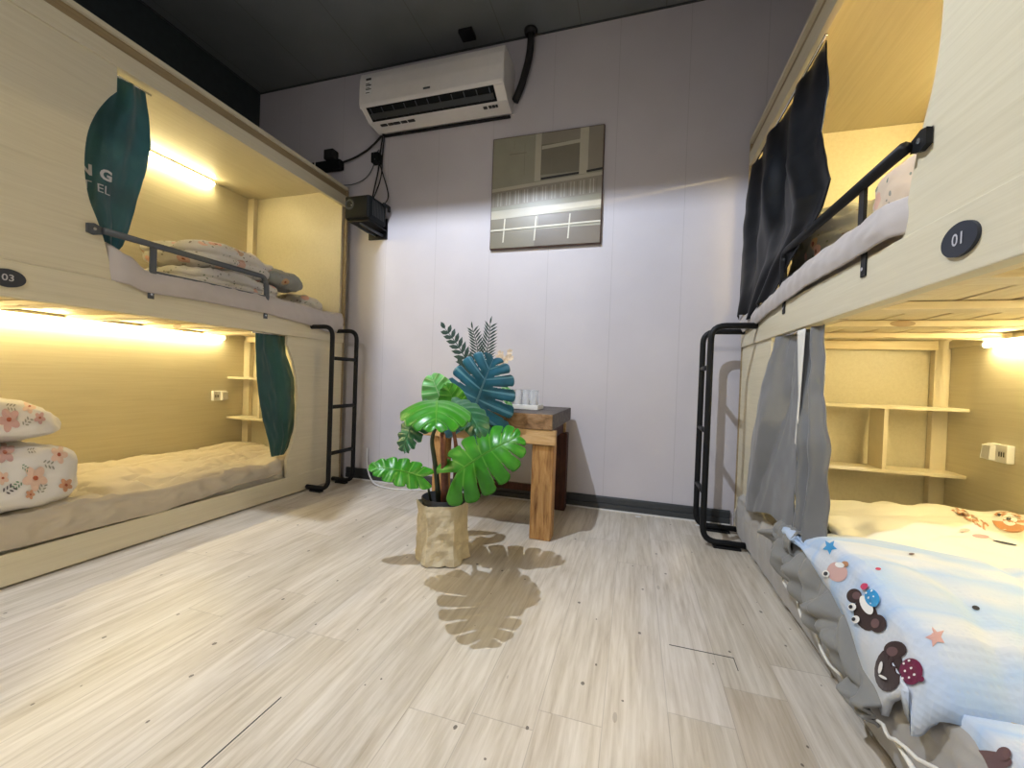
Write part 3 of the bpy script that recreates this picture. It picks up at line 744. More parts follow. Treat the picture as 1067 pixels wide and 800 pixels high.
# printed motifs: laid on the cloth surface
def bvh(mb): return BVHTree.FromPolygons([tuple(v) for v in mb.v], mb.f)
T_BLUE, T_CREAM, T_LOW = bvh(bmb), bvh(cqo), bvh(lo_o)
def decal(outline, tree, lift, mb=None, mi=0, rings=5):
    """outline in image-plane directions from the camera, dropped on the cloth; star-shaped about its centre."""
    cx_ = sum(p[0] for p in outline)/len(outline); cy_ = sum(p[1] for p in outline)/len(outline)
    mb = mb or MB(); vs = []; n = len(outline)
    def hit(x, y):
        h = tree.ray_cast(CAM, ray(x, y))
        if h[0] is None: return None
        nn = h[1] if h[1].dot(CAM-h[0]) > 0 else -h[1]
        return h[0] + nn*lift
    c0 = hit(cx_, cy_)
    if c0 is None: return mb
    grid_ = [[hit(cx_+(p[0]-cx_)*r/rings, cy_+(p[1]-cy_)*r/rings) for p in outline] for r in range(1, rings+1)]
    vs = [c0]; ix = {}
    for r in range(rings):
        for k in range(n):
            if grid_[r][k] is not None: ix[r, k] = len(vs); vs.append(grid_[r][k])
    fs = []
    for k in range(n):
        k2 = (k+1) % n
        if (0, k) in ix and (0, k2) in ix: fs.append((0, ix[0, k], ix[0, k2]))
        for r in range(rings-1):
            q = [(r, k), (r+1, k), (r+1, k2), (r, k2)]
            if all(z in ix for z in q):
                P_ = [vs[ix[z]] for z in q]
                if max((P_[0]-P_[1]).length, (P_[1]-P_[2]).length) < .05: fs.append(tuple(ix[z] for z in q))
    mb.add(vs, fs, mi); return mb
def ell(cx_, cy_, a_, b_, rot=0, n=20):
    c, s_ = math.cos(rot), math.sin(rot)
    return [(cx_+a_*math.cos(t)*c-b_*math.sin(t)*s_, cy_+a_*math.cos(t)*s_+b_*math.sin(t)*c) for t in [2*PI*k/n for k in range(n)]]
def star(cx_, cy_, r, rot=0, n=5, q=.48):
    return [(cx_+(r if k % 2 == 0 else r*q)*math.cos(rot+PI*k/n), cy_+(r if k % 2 == 0 else r*q)*math.sin(rot+PI*k/n)) for k in range(2*n)]
def motif(name, parts, tree, parent, base=.0012):
    mb = MB(); ms = []
    for k, (outl, mt) in enumerate(parts):
        if mt not in ms: ms.append(mt)
        decal(outl, tree, base + .0005*k, mb, ms.index(mt))
    return obj(name, mb, ms, parent)
motif('blue_star_print', [(star(865, 570, 8, .3), 'p_blue')], T_BLUE, bq)
motif('rose_star_print', [(star(975, 664, 11, .6), 'p_rose')], T_BLUE, bq)
motif('pink_bear_print', [(ell(873, 596, 11, 10, .6), 'p_pink'), (ell(881, 588, 4, 3), 'p_tan'), (ell(876, 589, 5, 3, .2), 'p_white'), (ell(862, 598, 4, 3.4, .5), 'p_white'), (ell(862, 598, 2.2, 2), 'p_ink')], T_BLUE, bq)
motif('bear_print_in_blue_cap', [(ell(903, 641, 17, 12, 1.15), 'p_brown'), (ell(891, 621, 8, 7.5), 'p_brown'), (ell(916, 650, 9, 9.5), 'p_brown'), (ell(894, 621, 4.5, 4), 'p_mauve'), (ell(914, 650, 4.5, 5), 'p_mauve'),
      (ell(905, 631, 11, 5.5, 1.05), 'p_white'), (ell(911, 624, 9.5, 7, 1.05), 'p_blue'), (ell(903, 612, 3.6, 3.2), 'p_red'), (ell(891, 633, 4.2, 4.0), 'p_white'), (ell(895, 646, 4.2, 4.0), 'p_white'), (ell(890, 633, 2, 2), 'p_ink'), (ell(893.5, 646, 2, 2), 'p_ink')]
      + [(ell(x, y, .9, .9, 0, 8), 'p_white') for x, y in ((907, 619), (912, 618), (910, 624), (915, 624), (913, 630))], T_BLUE, bq)
MC = [(ell(918, 712, 15, 23, .1), 'p_brown'), (ell(925, 691, 12, 9), 'p_brown'), (ell(922, 693, 6, 5), 'p_mauve'), (ell(942, 714, 12, 14, -.1), 'p_maroon'), (ell(953, 722, 3, 3), 'p_maroon'),
      (ell(911, 710, 2, 6.5, .2), 'p_white'), (ell(914, 720, 5, 1.4, .5), 'p_white')] + [(ell(x, y, 1.3, 1.3, 0, 8), 'p_white') for x, y in ((936, 706), (942, 703), (938, 714), (945, 711), (943, 721), (949, 718), (937, 722))]
motif('bear_print_in_maroon_cap', [([(x+9, y-14) for x, y in o_], m_) for o_, m_ in MC], T_BLUE, bq)
motif('small_print', [(ell(915, 593, 3, 1.4, .1), 'p_red'), (ell(1017, 634, 4.2, 2.2, .3), 'p_ink'), (ell(950, 578, 3, 1), 'p_mauve')], T_BLUE, bq)
motif('bear_print', [(ell(1052, 544, 19, 10.5, .25), 'p_tan'), (ell(1052, 542, 8, 6, .3), 'p_white'), (ell(1051, 541, 2.6, 2.2), 'p_ink'), (ell(1041, 537, 2.0, 1.6), 'p_ink')], T_CREAM, cq)
motif('pink_print', [(ell(1022, 559, 9, 2, .1), 'p_rose'), (ell(1047, 566, 13, .9, .2), 'p_ink'), (ell(1005, 553, 6, 2), 'p_peach')], T_CREAM, cq)
motif('bear_print', [(ell(1029, 792, 27, 10, .1), 'p_mauve'), (ell(1008, 783, 9, 7.5), 'p_mauve'), (ell(1048, 786, 8, 7), 'p_mauve')], T_LOW, lq)
def flower(x, y, r, mt, rot=0.0, core='p_txt2'):
    out = [(ell(x+r*.55*math.cos(rot+2*PI*k/5), y+r*.55*math.sin(rot+2*PI*k/5), r*.52, r*.36, rot+2*PI*k/5, 12), mt) for k in range(5)]
    return out + [(ell(x, y, r*.22, r*.20, 0, 10), core)]
def sprig(x, y, L, rot, mt):
    out = []
    for k in range(3):
        for s_ in (-1, 1):
            cx_ = x+L*k*.42*math.cos(rot)+s_*L*.28*math.cos(rot+1.2); cy_ = y+L*k*.42*math.sin(rot)+s_*L*.28*math.sin(rot+1.2)
            out.append((ell(cx_, cy_, L*.24, L*.10, rot+s_*.9, 8), mt))
    return out
T_FD, T_PW = bvh(fd), bvh(pw)
obj('pillow_seam', MB().tube([(-2.10+.262*(abs(math.cos(t))**.62)*(1 if math.cos(t) > 0 else -1), .70+.205*(abs(math.sin(t))**.62)*(1 if math.sin(t) > 0 else -1), .432) for t in [2*PI*k/60 for k in range(61)]], .004, 6), 'reverse', pwo, smooth=True)
for nm_, tree_, par_, items in (('flower_print', T_FD, fdo, flower(36, 498, 13, 'p_peach', .3)+flower(5, 472, 11, 'p_pink', .8)+flower(61, 474, 9, 'p_peach', 0)+flower(68, 505, 7, 'p_txt', .4)+flower(2, 498, 7, 'p_peach', .4)
        +sprig(47, 483, 9, .2, 'p_sage')+sprig(42, 512, 8, -1.2, 'p_sage')+sprig(6, 512, 10, -.6, 'p_ink2')+sprig(20, 503, 8, 2.4, 'p_green')+sprig(24, 486, 6, .6, 'p_green')+flower(31, 515, 5, 'p_txt', 0)+sprig(30, 470, 6, 0, 'p_sage')),
        ('flower_print', T_PW, pwo, flower(9, 438, 12, 'p_pink', .5)+flower(41, 436, 6, 'p_rose', .2)+sprig(26, 442, 8, -.8, 'p_sage')+flower(30, 424, 7, 'p_peach', .1)+sprig(8, 424, 8, .2, 'p_sage'))):
    grp = []; k = 0
    while k < len(items):      # each flower or sprig is a print of its own
        n_ = 1
        while k+n_ < len(items) and n_ < 6 and (abs(sum(p[0] for p in items[k+n_][0])/len(items[k+n_][0])-sum(p[0] for p in items[k][0])/len(items[k][0])) < 16): n_ += 1
        n_ = 6; motif(nm_ if items[k][1] not in ('p_sage', 'p_ink2', 'p_green') else 'sprig_print', items[k:k+n_], tree_, par_, .0012); k += n_
# the word on the cream quilt
def wordpt(a_, b_):
    px = 1009 + a_*44 - b_*9; py = 537 + a_*26 - b_*38
    h = T_CREAM.ray_cast(CAM, ray(px, py)); n_ = h[1] if h[0] is not None and h[1].dot(CAM-h[0]) > 0 else (-h[1] if h[0] is not None else Vector((0, 0, 1)))
    return (h[0] + n_*.0015) if h[0] is not None else Vector((1.0, 1.6, .28))
obj('printed_word', text_mesh('Bear', .52, wordpt, bold=.012), 'p_txt', cq)

# ================================================================== CURTAINS
def curtain(side, name, label, mat, left, right, z0, z1, ubase, amp, folds, nh=70, nvv=90, swirl=0.0, seed=0, lip=0.0, uoff=None, cuts=None):
    s_ = -1 if side == 'left' else 1; xf = XL if side == 'left' else XR
    X = lambda u: xf + s_*u
    def uf(a_, z):
        t = (z1-z)/(z1-z0)
        g_ = math.sin(2*PI*folds*a_ + swirl*t*4 + 1.5*nz3((a_*2, t*1.5, 0), 1.5, seed))
        g_ = g_ + .35*math.sin(2*PI*folds*2.1*a_ + 2 + swirl*t*7)
        return ubase + (uoff(a_, t) if uoff else 0) + amp*g_*(.55+.45*math.sin(PI*min(1, t*1.3))) + amp*.8*max(0, 1-abs(a_-.35-.35*t)*7) + .004*nz3((a_*4, t*5, 0), 2, seed+2)
    def fn(a_, b_):
        z = lerp(z1, z0, b_); y0_ = interp(left, -z); y1_ = interp(right, -z)
        y = lerp(y0_, y1_, a_)
        if cuts: z += cuts(a_)*b_**3
        return Vector((X(uf(a_, z)), y, z))
    t = thing(name, label, 'curtain', fn(.5, 0))
    obj('cloth', MB().grid(nh, nvv, fn), mat, t, smooth=True, solid=.0025)
    hd = MB()
    y0_ = interp(left, -z1); y1_ = interp(right, -z1)
    hd.tube([(X(ubase), y0_-.02, z1+.001), (X(ubase), y1_+.02, z1+.001)], .004, 8)
    obj('rod', hd, 'steel', t, smooth=True)
    return t, uf, X
# tables are keyed by -z so that they ascend
tl, ufl, Xl = curtain('left', 'berth_curtain', 'teal curtain with white letters tied beside the left upper berth', 'teal',
    [(-1.66, .925), (-1.58, .905), (-1.50, .87), (-1.40, .845), (-1.29, .840), (-1.20, .850), (-1.10, .895), (-1.03, .925)],
    [(-1.66, 1.045), (-1.58, 1.060), (-1.48, 1.070), (-1.36, 1.055), (-1.25, 1.030), (-1.15, 1.010), (-1.08, .990), (-1.03, .960)],
    1.03, 1.66, .040, .007, 1.1, swirl=.6, seed=3)
def on_cur(y, z):
    y0_ = interp([(-1.66, .925), (-1.58, .905), (-1.50, .87), (-1.40, .845), (-1.29, .840), (-1.20, .850), (-1.10, .895), (-1.03, .925)], -z)
    y1_ = interp([(-1.66, 1.045), (-1.58, 1.060), (-1.48, 1.070), (-1.36, 1.055), (-1.25, 1.030), (-1.15, 1.010), (-1.08, .990), (-1.03, .960)], -z)
    return Vector((Xl(ufl((y-y0_)/(y1_-y0_), z) - .0035), y, z))
lt = text_mesh('G', .048, lambda a_, b_: on_cur(.934+a_, 1.300+b_), bold=.002)
text_mesh('N', .048, lambda a_, b_: on_cur(.882+a_, 1.300+b_), bold=.002, mb=lt)
text_mesh('EL', .040, lambda a_, b_: on_cur(.928+a_, 1.250+b_), mb=lt)
text_mesh('T', .040, lambda a_, b_: on_cur(.886+a_, 1.250+b_), mb=lt)
obj('printed_letters', lt, 'plateW', tl)
curtain('left', 'berth_curtain', 'dark green curtain tied beside the far end of the left lower berth', 'green',
    [(-.838, 1.530), (-.70, 1.535), (-.55, 1.555), (-.40, 1.585), (-.28, 1.625), (-.215, 1.640)],
    [(-.838, 1.70), (-.75, 1.71), (-.62, 1.765), (-.45, 1.78), (-.33, 1.77), (-.25, 1.74), (-.215, 1.715)],
    .215, .838, .042, .007, 1.0, seed=8)
curtain('right', 'berth_curtain', 'black satin curtain hanging over the far end of the right upper berth', 'blackcur',
    [(-1.655, 1.37), (-1.50, 1.345), (-1.38, 1.345), (-1.28, 1.28), (-1.20, 1.235), (-1.14, 1.27), (-1.06, 1.48), (-.98, 1.62), (-.94, 1.70)],
    [(-1.655, 2.06), (-1.30, 2.06), (-1.10, 2.065), (-.94, 2.07)],
    .957, 1.655, .012, .018, 2.6, swirl=.5, seed=13, uoff=lambda a_, t: -.035*t, cuts=lambda a_: .02*math.sin(a_*9))
curtain('right', 'berth_curtain', 'grey satin curtain with pale lining draped outside the right lower berth', 'satin',
    [(-.835, 1.42), (-.75, 1.41), (-.60, 1.36), (-.45, 1.33), (-.30, 1.31), (-.2, 1.34)],
    [(-.835, 1.63), (-.70, 1.66), (-.55, 1.69), (-.40, 1.745), (-.28, 1.80), (-.2, 1.82)],
    .215, .835, .010, .020, .8, swirl=.3, seed=19, uoff=lambda a_, t: -.045*math.sin(PI*.5*t), cuts=lambda a_: .03*math.sin(a_*5))
cR = [o for o in COL.objects if o.get('label', '').startswith('grey satin')][0]
def lin(a_, b_):
    z = lerp(.835, .24, b_); y = lerp(1.27, 1.42, a_) - .03*b_ + (.03 if False else 0)
    y = lerp(interp([(-.835, 1.28), (-.65, 1.26), (-.5, 1.22), (-.24, 1.20)], -z), interp([(-.835, 1.43), (-.24, 1.335)], -z), a_)
    return Vector((XR + .012 - .022*b_ + .016*math.sin(a_*13+b_*2.2)*(.4+b_) + .008*nz3((a_*3, b_*4, 0), 2, 6), y, z))
obj('lining', MB().grid(24, 50, lin), 'satin', cR, smooth=True, solid=.0025)
def lin2(a_, b_):
    z = lerp(.834, .22, b_); w_ = lerp(.06, .012, min(1, b_*3.2))
    y = lerp(1.36, 1.335, b_) + w_*a_
    return Vector((XR - .002 - .026*b_, y, z))
obj('white_edge', MB().grid(6, 40, lin2), 'lining', cR, smooth=True, solid=.002)

# ================================================================== BACK WALL THINGS
# air conditioner
AX0, AX1 = -1.535, -.688
ac = thing('air_conditioner', 'white wall-mounted split air conditioner high on the back wall', 'air conditioner', ((AX0+AX1)/2, D, 2.10))
prof = [(D-.002, 2.350), (1.990, 2.350), (1.968, 2.342), (1.955, 2.320), (1.948, 2.250), (1.950, 2.165), (1.958, 2.145), (2.100, 2.128), (D-.002, 2.128)]
PX = lambda y, z, x: Vector((x, y, z))
body = MB().prism([(D-.002, 2.352), (1.995, 2.352), (1.972, 2.344), (1.962, 2.322), (1.962, 2.150), (2.030, 2.112), (2.130, 2.104), (D-.002, 2.118)], PX, AX0+.004, AX1-.004)
obj('body', body, 'acwhite', ac, bevel=.006)
fp = MB().prism([(1.972, 2.346), (1.958, 2.335), (1.949, 2.30), (1.946, 2.24), (1.948, 2.165), (1.954, 2.150), (1.961, 2.148), (1.961, 2.32)], PX, AX0, AX1)
obj('front_panel', fp, 'acwhite', ac, bevel=.004)
out = MB(); out.prism([(1.961, 2.1485), (1.958, 2.1475), (2.026, 2.110), (2.029, 2.113)], PX, AX0+.035, AX1-.055)
obj('air_outlet', out, 'darkpl', ac)
vn = MB()
for k in range(11):
    x = lerp(AX0+.06, AX1-.08, k/10); vn.prism([(1.963, 2.1430), (1.960, 2.1415), (2.012, 2.1130), (2.016, 2.1150)], PX, x-.002, x+.002)
obj('vanes', vn, 'gunmetal', ac)
obj('louvre', MB().prism([(1.986, 2.1300), (1.984, 2.1265), (2.010, 2.1118), (2.012, 2.1155)], PX, AX0+.045, AX1-.065), 'skirt', ac, bevel=.001)
lb = MB().box(AX0+.04, AX0+.075, 1.9478, 1.9455, 2.215, 2.300)
lbo = obj('energy_label', MB().box(AX0+.038, AX0+.078, 1.9475, 1.9445, 2.212, 2.305), 'whitepl', ac)
bars = MB()
for z, hh in ((2.288, .012), (2.268, .004), (2.258, .006), (2.245, .003), (2.236, .005), (2.218, .004)): bars.box(AX0+.041, AX0+.075-(.01 if hh < .005 else 0), 1.9443, 1.9436, z, z+hh)
obj('label_lines', bars, 'ink', lbo)
obj('maker_badge', MB().box(-1.135, -1.095, 1.9465, 1.9445, 2.182, 2.192), 'gunmetal', ac)
un = MB()
for x0, x1 in ((-1.47, -1.43), (-1.42, -1.39), (-1.385, -1.345), (-1.335, -1.30), (-1.29, -1.25)): un.box(x0, x1, 2.052, 2.068, 2.1035, 2.1085)
obj('underside_print', un, 'ink', ac); un = MB()
for x0, x1 in ((-.83, -.81), (-.80, -.785), (-.78, -.765), (-.76, -.75)): un.box(x0, x1, 2.048, 2.064, 2.1035, 2.1090)
obj('underside_print', un, 'ink', ac)
obj('drain_edge', MB().box(AX0+.03, AX1-.02, D-.022, D-.004, 2.096, 2.103), 'black', ac)
# refrigerant pipe
tag(obj('insulated_pipe', MB().tube(fillet([(-.600, 2.128, H), (-.602, 2.128, 2.40), (-.645, 2.128, 2.24), (-.680, 2.135, 2.17)], .07, 8), .019, 12), 'rubber', None, smooth=True), 'black foam-wrapped pipe running from the ceiling to the air conditioner', 'pipe')
pc_ = MB().lathe([(0, 0), (.034, 0), (.036, .012), (.026, .018), (0, .018)], (-.600, 2.120, H-.0185))
tag(obj('pipe_collar', pc_, 'rubber', None, smooth=True), 'black round collar where the pipe enters the ceiling', 'collar')
tag(obj('ceiling_sensor', MB().box(-.98, -.90, 2.02, 2.09, H-.022, H-.0005), 'black', None, bevel=.004), 'small black box on the ceiling above the air conditioner', 'sensor')
# cables at the left of the air conditioner
def cable(pts, r, label, mat='rubber', group=None, name='cable'):
    return tag(obj(name, MB().tube(fillet(pts, .08, 6), r, 8), mat, None, smooth=True), label, 'cable', group)
cable([(-1.50, 2.13, 2.13), (-1.53, 2.145, 2.02), (-1.535, 2.14, 1.90), (-1.545, 2.09, 1.667)], .0045, 'black cable hanging from the air conditioner straight to the projector')
cable([(-1.50, 2.14, 2.12), (-1.515, 2.145, 1.98), (-1.505, 2.13, 1.84), (-1.535, 2.08, 1.668)], .0035, 'thin black cable bowing right on its way to the projector')
cable([(-1.53, 2.145, 1.93), (-1.48, 2.145, 1.80), (-1.455, 2.14, 1.72), (-1.47, 2.10, 1.655)], .0035, 'thin black cable reaching the right side of the projector')
cable([(-1.52, 2.14, 2.10), (-1.60, 2.145, 2.04), (-1.72, 2.145, 1.99), (-1.82, 2.145, 1.975)], .006, 'thick black cable sagging from the air conditioner to the wall adapter')
cable([(-1.54, 2.14, 2.02), (-1.60, 2.145, 1.86), (-1.75, 2.145, 1.82), (-1.90, 2.145, 1.86), (-1.94, 2.145, 1.93)], .003, 'thin grey cable looping low below the wall adapter', 'gunmetal')
jb = thing('junction_block', 'small black connector block where cables meet below the air conditioner', 'connector', (-1.54, 2.14, 1.96))
obj('housing', MB().box(-1.575, -1.525, 2.115, 2.158, 1.935, 1.995), 'darkpl', jb, bevel=.004)
obj('screw', MB().tube([(-1.545, 2.112, 1.95), (-1.545, 2.1155, 1.95)], .004, 8), 'steel', jb)
obj('screw', MB().tube([(-1.552, 2.112, 1.985), (-1.552, 2.1155, 1.985)], .004, 8), 'steel', jb)
wa = thing('power_adapter', 'black power adapter strip on the dark wall above the left bunk', 'adapter', (-1.93, 2.15, 1.93))
obj('housing', MB().box(-2.02, -1.80, 2.115, 2.158, 1.930, 1.985), 'darkpl', wa, bevel=.005)
obj('plug', MB().box(-1.915, -1.845, 2.105, 2.158, 1.990, 2.050), 'rubber', wa, bevel=.005)
obj('lead', MB().tube([(-1.985, 2.112, 1.99), (-1.985, 2.110, 1.93), (-1.975, 2.114, 1.87)], .003, 8), 'offwhite', wa, smooth=True)
# projector
pj = thing('projector', 'small black projector on a bracket at the corner of the left bunk', 'projector', (-1.53, 2.05, 1.50))
bodyp = MB().box(-1.618, -1.452, 1.955, 2.115, 1.530, 1.664)
obj('body', bodyp, 'darkpl', pj, bevel=.014)
obj('front_frame', MB().box(-1.612, -1.458, 1.950, 1.956, 1.536, 1.658), 'black', pj, bevel=.004)
obj('front_face', MB().box(-1.606, -1.464, 1.9475, 1.951, 1.542, 1.652), 'darkpl', pj, bevel=.003)
lnz = MB()
seg = 28
for r0, r1, y0_, y1_ in ((.030, .024, 1.9470, 1.942), (.024, .018, 1.942, 1.946)):
    lnz.add([(-1.580+r*math.cos(2*PI*k/seg), yy, 1.612+r*math.sin(2*PI*k/seg)) for r, yy in ((r0, y0_), (r1, y1_)) for k in range(seg)], [(k, (k+1) % seg, seg+(k+1) % seg, seg+k) for k in range(seg)])
lo_ = obj('lens', lnz, 'gunmetal', pj, smooth=True)
obj('lens_glass', MB().tube([(-1.580, 1.9445, 1.612), (-1.580, 1.9468, 1.612)], .018, 24), 'darkpl', lo_)
obj('indicator', MB().tube([(-1.566, 1.944, 1.606), (-1.566, 1.9475, 1.606)], .003, 8), 'plateW', pj)
vt = MB()
for k in range(8): vt.box(-1.4515, -1.4495, 1.98+k*.014, 1.986+k*.014, 1.555, 1.64)
obj('side_vents', vt, 'ink', pj)
br = thing('projector_bracket', 'black folded wall bracket carrying the small projector', 'bracket', (-1.53, 2.10, 1.50))
obj('tray', MB().box(-1.60, -1.47, 1.97, 2.158, 1.522, 1.529), 'black', br, bevel=.001)
obj('strut', MB().tube([(-1.535, 1.985, 1.519), (-1.50, 2.06, 1.497), (-1.50, 2.155, 1.500)], .008, 10), 'gunmetal', br, smooth=True)
obj('strut', MB().tube([(-1.585, 2.03, 1.519), (-1.56, 2.08, 1.503), (-1.55, 2.155, 1.505)], .006, 10), 'gunmetal', br, smooth=True)
obj('wall_plate', MB().box(-1.60, -1.47, 2.150, 2.159, 1.48, 1.60), 'black', br, bevel=.001)
obj('side_hook', MB().tube([(-1.462, 2.155, 1.648), (-1.440, 2.12, 1.652), (-1.436, 2.06, 1.648)], .010, 10), 'black', br, smooth=True)

# picture
pic = thing('wall_picture', 'square sepia picture with a dark brown edge on the back wall', 'picture', (-.495, D, 1.375))
obj('frame', MB().box(-.800, -.192, D-.020, D-.001, 1.372, 1.984), plain('dark_brown_picture_edge', (0.10, 0.055, 0.045), 0.5), pic, bevel=.004)
SEP = []
def sep(name, c): SEP.append(plain('sepia_'+name, c, 0.32, var=0.05, sc=12)); return len(SEP)-1
s_bg = sep('khaki', (0.32, 0.31, 0.235)); s_lt = sep('cream', (0.50, 0.47, 0.37)); s_md = sep('taupe', (0.29, 0.26, 0.205)); s_dk = sep('brown', (0.12, 0.095, 0.065))
s_wh = sep('pale', (0.66, 0.63, 0.52)); s_bk = sep('black', (0.012, 0.010, 0.008)); s_ol = sep('olive', (0.20, 0.18, 0.13)); s_g = sep('line', (0.22, 0.20, 0.15))
pm = MB()
def pq(u0, v0, u1, v1, mi, dv=0.0, l=0, du=0.0):   # u right, v down in 0..1
    L = .0204 + .0003*l
    f = lambda u, v: Vector((lerp(-.795, -.197, u), D-L, lerp(1.979, 1.377, v)))
    pm.add([f(u0, v0), f(u1, v0+dv), f(u1+du, v1+dv), f(u0+du, v1)], [(0, 3, 2, 1)], mi)
pq(0, 0, 1, 1, s_bg)
pq(0, 0, .40, .455, s_bg, l=1); pq(.40, 0, .455, .42, s_lt, l=2); pq(.455, .0, .80, .10, s_md, l=2); pq(.455, .10, .80, .37, s_ol, l=2); pq(.46, .115, .80, .145, s_lt, -.02, l=3)
pq(.80, 0, .875, .40, s_lt, l=3); pq(.875, 0, 1, .38, s_md, l=2); pq(.20, .04, .203, .11, s_g, l=2); pq(.16, .15, .32, .157, s_g, l=2); pq(.30, .07, .303, .35, s_g, l=2); pq(.55, .2, .553, .36, s_g, l=3)
pq(.46, .395, .80, .415, s_bk, -.018, l=4); pq(.865, .372, 1, .392, s_bk, -.012, l=4)
pq(0, .455, 1, .485, s_lt, -.06, l=5); pq(0, .485, 1, .64, s_md, -.06, l=5)
for k in range(34): pq(.03+k*.028, .50-.0016*k, .037+k*.028, .62-.0016*k, s_lt if k % 3 else s_g, l=6)
pq(0, .625, 1, .72, s_bg, -.045, l=7); pq(0, .66, 1, .735, s_lt, -.03, l=8); pq(.45, .655, 1, .70, s_wh, -.02, l=9)
pq(0, .735, .45, .83, s_ol, -.01, l=9); pq(.45, .725, 1, .83, s_dk, -.01, l=9); pq(0, .83, 1, .845, s_wh, -.02, l=12); pq(0, .85, 1, 1.0, s_ol, 0, l=9); pq(.42, .85, 1, 1.0, s_dk, 0, l=10)
for u in (.13, .425, .73): pq(u, .735, u+.012, .95, s_wh, l=13, du=-.012)
pmo = obj('print', pm, SEP, pic)

# ================================================================== TABLE
TB = thing('side_table', 'rustic reclaimed wood side table against the back wall', 'table', (-.63, 1.87, 0))
TX0, TX1, TY0, TY1, TZ = -.90, -.306, 1.615, 2.115, .520
nb = 3
for k in range(nb):
    x0 = lerp(TX0, TX1, k/nb); x1 = lerp(TX0, TX1, (k+1)/nb)
    bm_ = MB().box(x0+.0015, x1-.0015, TY0+.003*(k % 2), TY1-.004*((k+1) % 2), .456+.002*(k % 2), TZ-.0015*(k % 2))
    bm_.mi = [0, 0, 1, 1, 0, 0]
    obj('top_board', bm_, ['wtop', 'wend'], TB, bevel=.003)
obj('apron', MB().box(TX0+.01, TX1+.012, TY0+.004, TY0+.036, .394, .455), 'wapron', TB, bevel=.0025)
obj('apron', MB().box(TX0+.01, TX1-.02, TY1-.045, TY1-.015, .394, .455), 'wapron', TB, bevel=.0025)
obj('side_rail', MB().box(TX1-.058, TX1-.030, TY0+.037, TY1-.046, .396, .455), 'wdark', TB, bevel=.0025)
obj('side_rail', MB().box(TX0+.02, TX0+.05, TY0+.037, TY1-.046, .396, .455), 'wdark', TB, bevel=.0025)
obj('leg', MB().box(-.392, -.302, 1.632, 1.700, 0, .3935), 'wleg', TB, bevel=.004)
obj('leg', MB().box(-.845, -.785, 1.632, 1.700, 0, .3935), 'wleg', TB, bevel=.004)
obj('leg', MB().box(-.392, -.312, 2.045, 2.105, 0, .3935), 'wdark', TB, bevel=.004)
obj('leg', MB().box(-.845, -.785, 2.045, 2.105, 0, .3935), 'wdark', TB, bevel=.004)
obj('stretcher', MB().box(-.784, -.393, 2.060, 2.085, .075, .110), 'wdark', TB, bevel=.003)

# tray with glasses
tr = thing('serving_tray', 'white rectangular tray holding upturned glasses on the table', 'tray', (-.49, 1.86, TZ))
t2 = MB().box(-.578, -.412, 1.80, 1.92, TZ+.001, TZ+.006)
t2.box(-.578, -.412, 1.80, 1.806, TZ+.006, TZ+.022); t2.box(-.578, -.412, 1.914, 1.92, TZ+.006, TZ+.022); t2.box(-.578, -.572, 1.806, 1.914, TZ+.006, TZ+.022); t2.box(-.418, -.412, 1.806, 1.914, TZ+.006, TZ+.022)
obj('base', t2, 'whitepl', tr, bevel=.0015)
gidx = 0
rows = ['front row', 'back row']; cols_ = ['leftmost', 'second from left', 'third from left', 'rightmost']
for j in range(2):
    for k in range(4):
        gx, gy = -.552+k*.036, 1.832+j*.056
        g = MB().lathe([(.0158, 0), (.0150, .003), (.0135, .082), (.0, .082), (.0, .078), (.0120, .078), (.0140, .002), (.0158, 0)], (gx, gy, TZ+.0065), 20)
        tag(obj('drinking_glass', g, 'glass', None, smooth=True), 'upturned clear glass on the white tray, %s of the %s' % (cols_[k], rows[j]), 'glass', 'upturned glasses on the white tray')

# ================================================================== PLANTS
def leaf(name, base, tip, normal, width, mat, parent, lobes=7, slit=.20, droop=.05, fold=.15, n=56, nw=16, curl=0.0, slit_in=.38):
    base = Vector(base); tip = Vector(tip); ax = tip-base; L = ax.length; fwd = ax.normalized()
    nrm = Vector(normal); nrm = (nrm - fwd*nrm.dot(fwd)).normalized(); sd = fwd.cross(nrm).normalized()
    mb = MB()
    def W(t): return width*.5*1.08*max(0, 1-t)**.72*(.80+1.0*t)
    def pos(t, q, s_):
        mid = base + fwd*(L*(.14+.86*t)) + nrm*(droop*math.sin(PI*t)*.9)
        th = lerp(-1.0, .95, t**.8)
        w_ = W(t)*q
        dirv = sd*s_*math.cos(th) + fwd*math.sin(th)
        # lobed margin
        if slit > 0 and q > .75:
            fr_ = (t*lobes) % 1.0; w_ *= 1 - .16*(abs(fr_-.5)*2)**3*(q-.75)*4
        return mid + dirv*w_ + nrm*(-fold*w_*q - curl*q*q*W(t)) + nrm*(.004*math.sin(t*lobes*2*PI)*q)
    def keep(t, q):
        if slit <= 0: return True
        fr_ = (t*lobes) % 1.0
        if t < .06 or t > .95: return True
        inn = slit_in + .12*math.sin(int(t*lobes)*2.3)
        if q > inn and (fr_ < slit*.5*(.5+q*.7) or fr_ > 1-slit*.5*(.5+q*.7)): return False
        return True
    for s_ in (-1, 1):
        mb.grid(n*2, nw, lambda a_, b_: pos(a_, b_, s_), keep=keep, uv=lambda a_, b_: (a_, b_))
    rib = MB().tube([base + fwd*(L*(.14+.86*t)) + nrm*(droop*math.sin(PI*t)*.9 + .0012) for t in [k/14 for k in range(15)]], [.0026*(1-.75*k/14) for k in range(15)], 6)
    o = obj(name, mb, mat, parent, smooth=True, solid=.0012)
    obj('midrib', rib, mat, o, smooth=True)
    return o
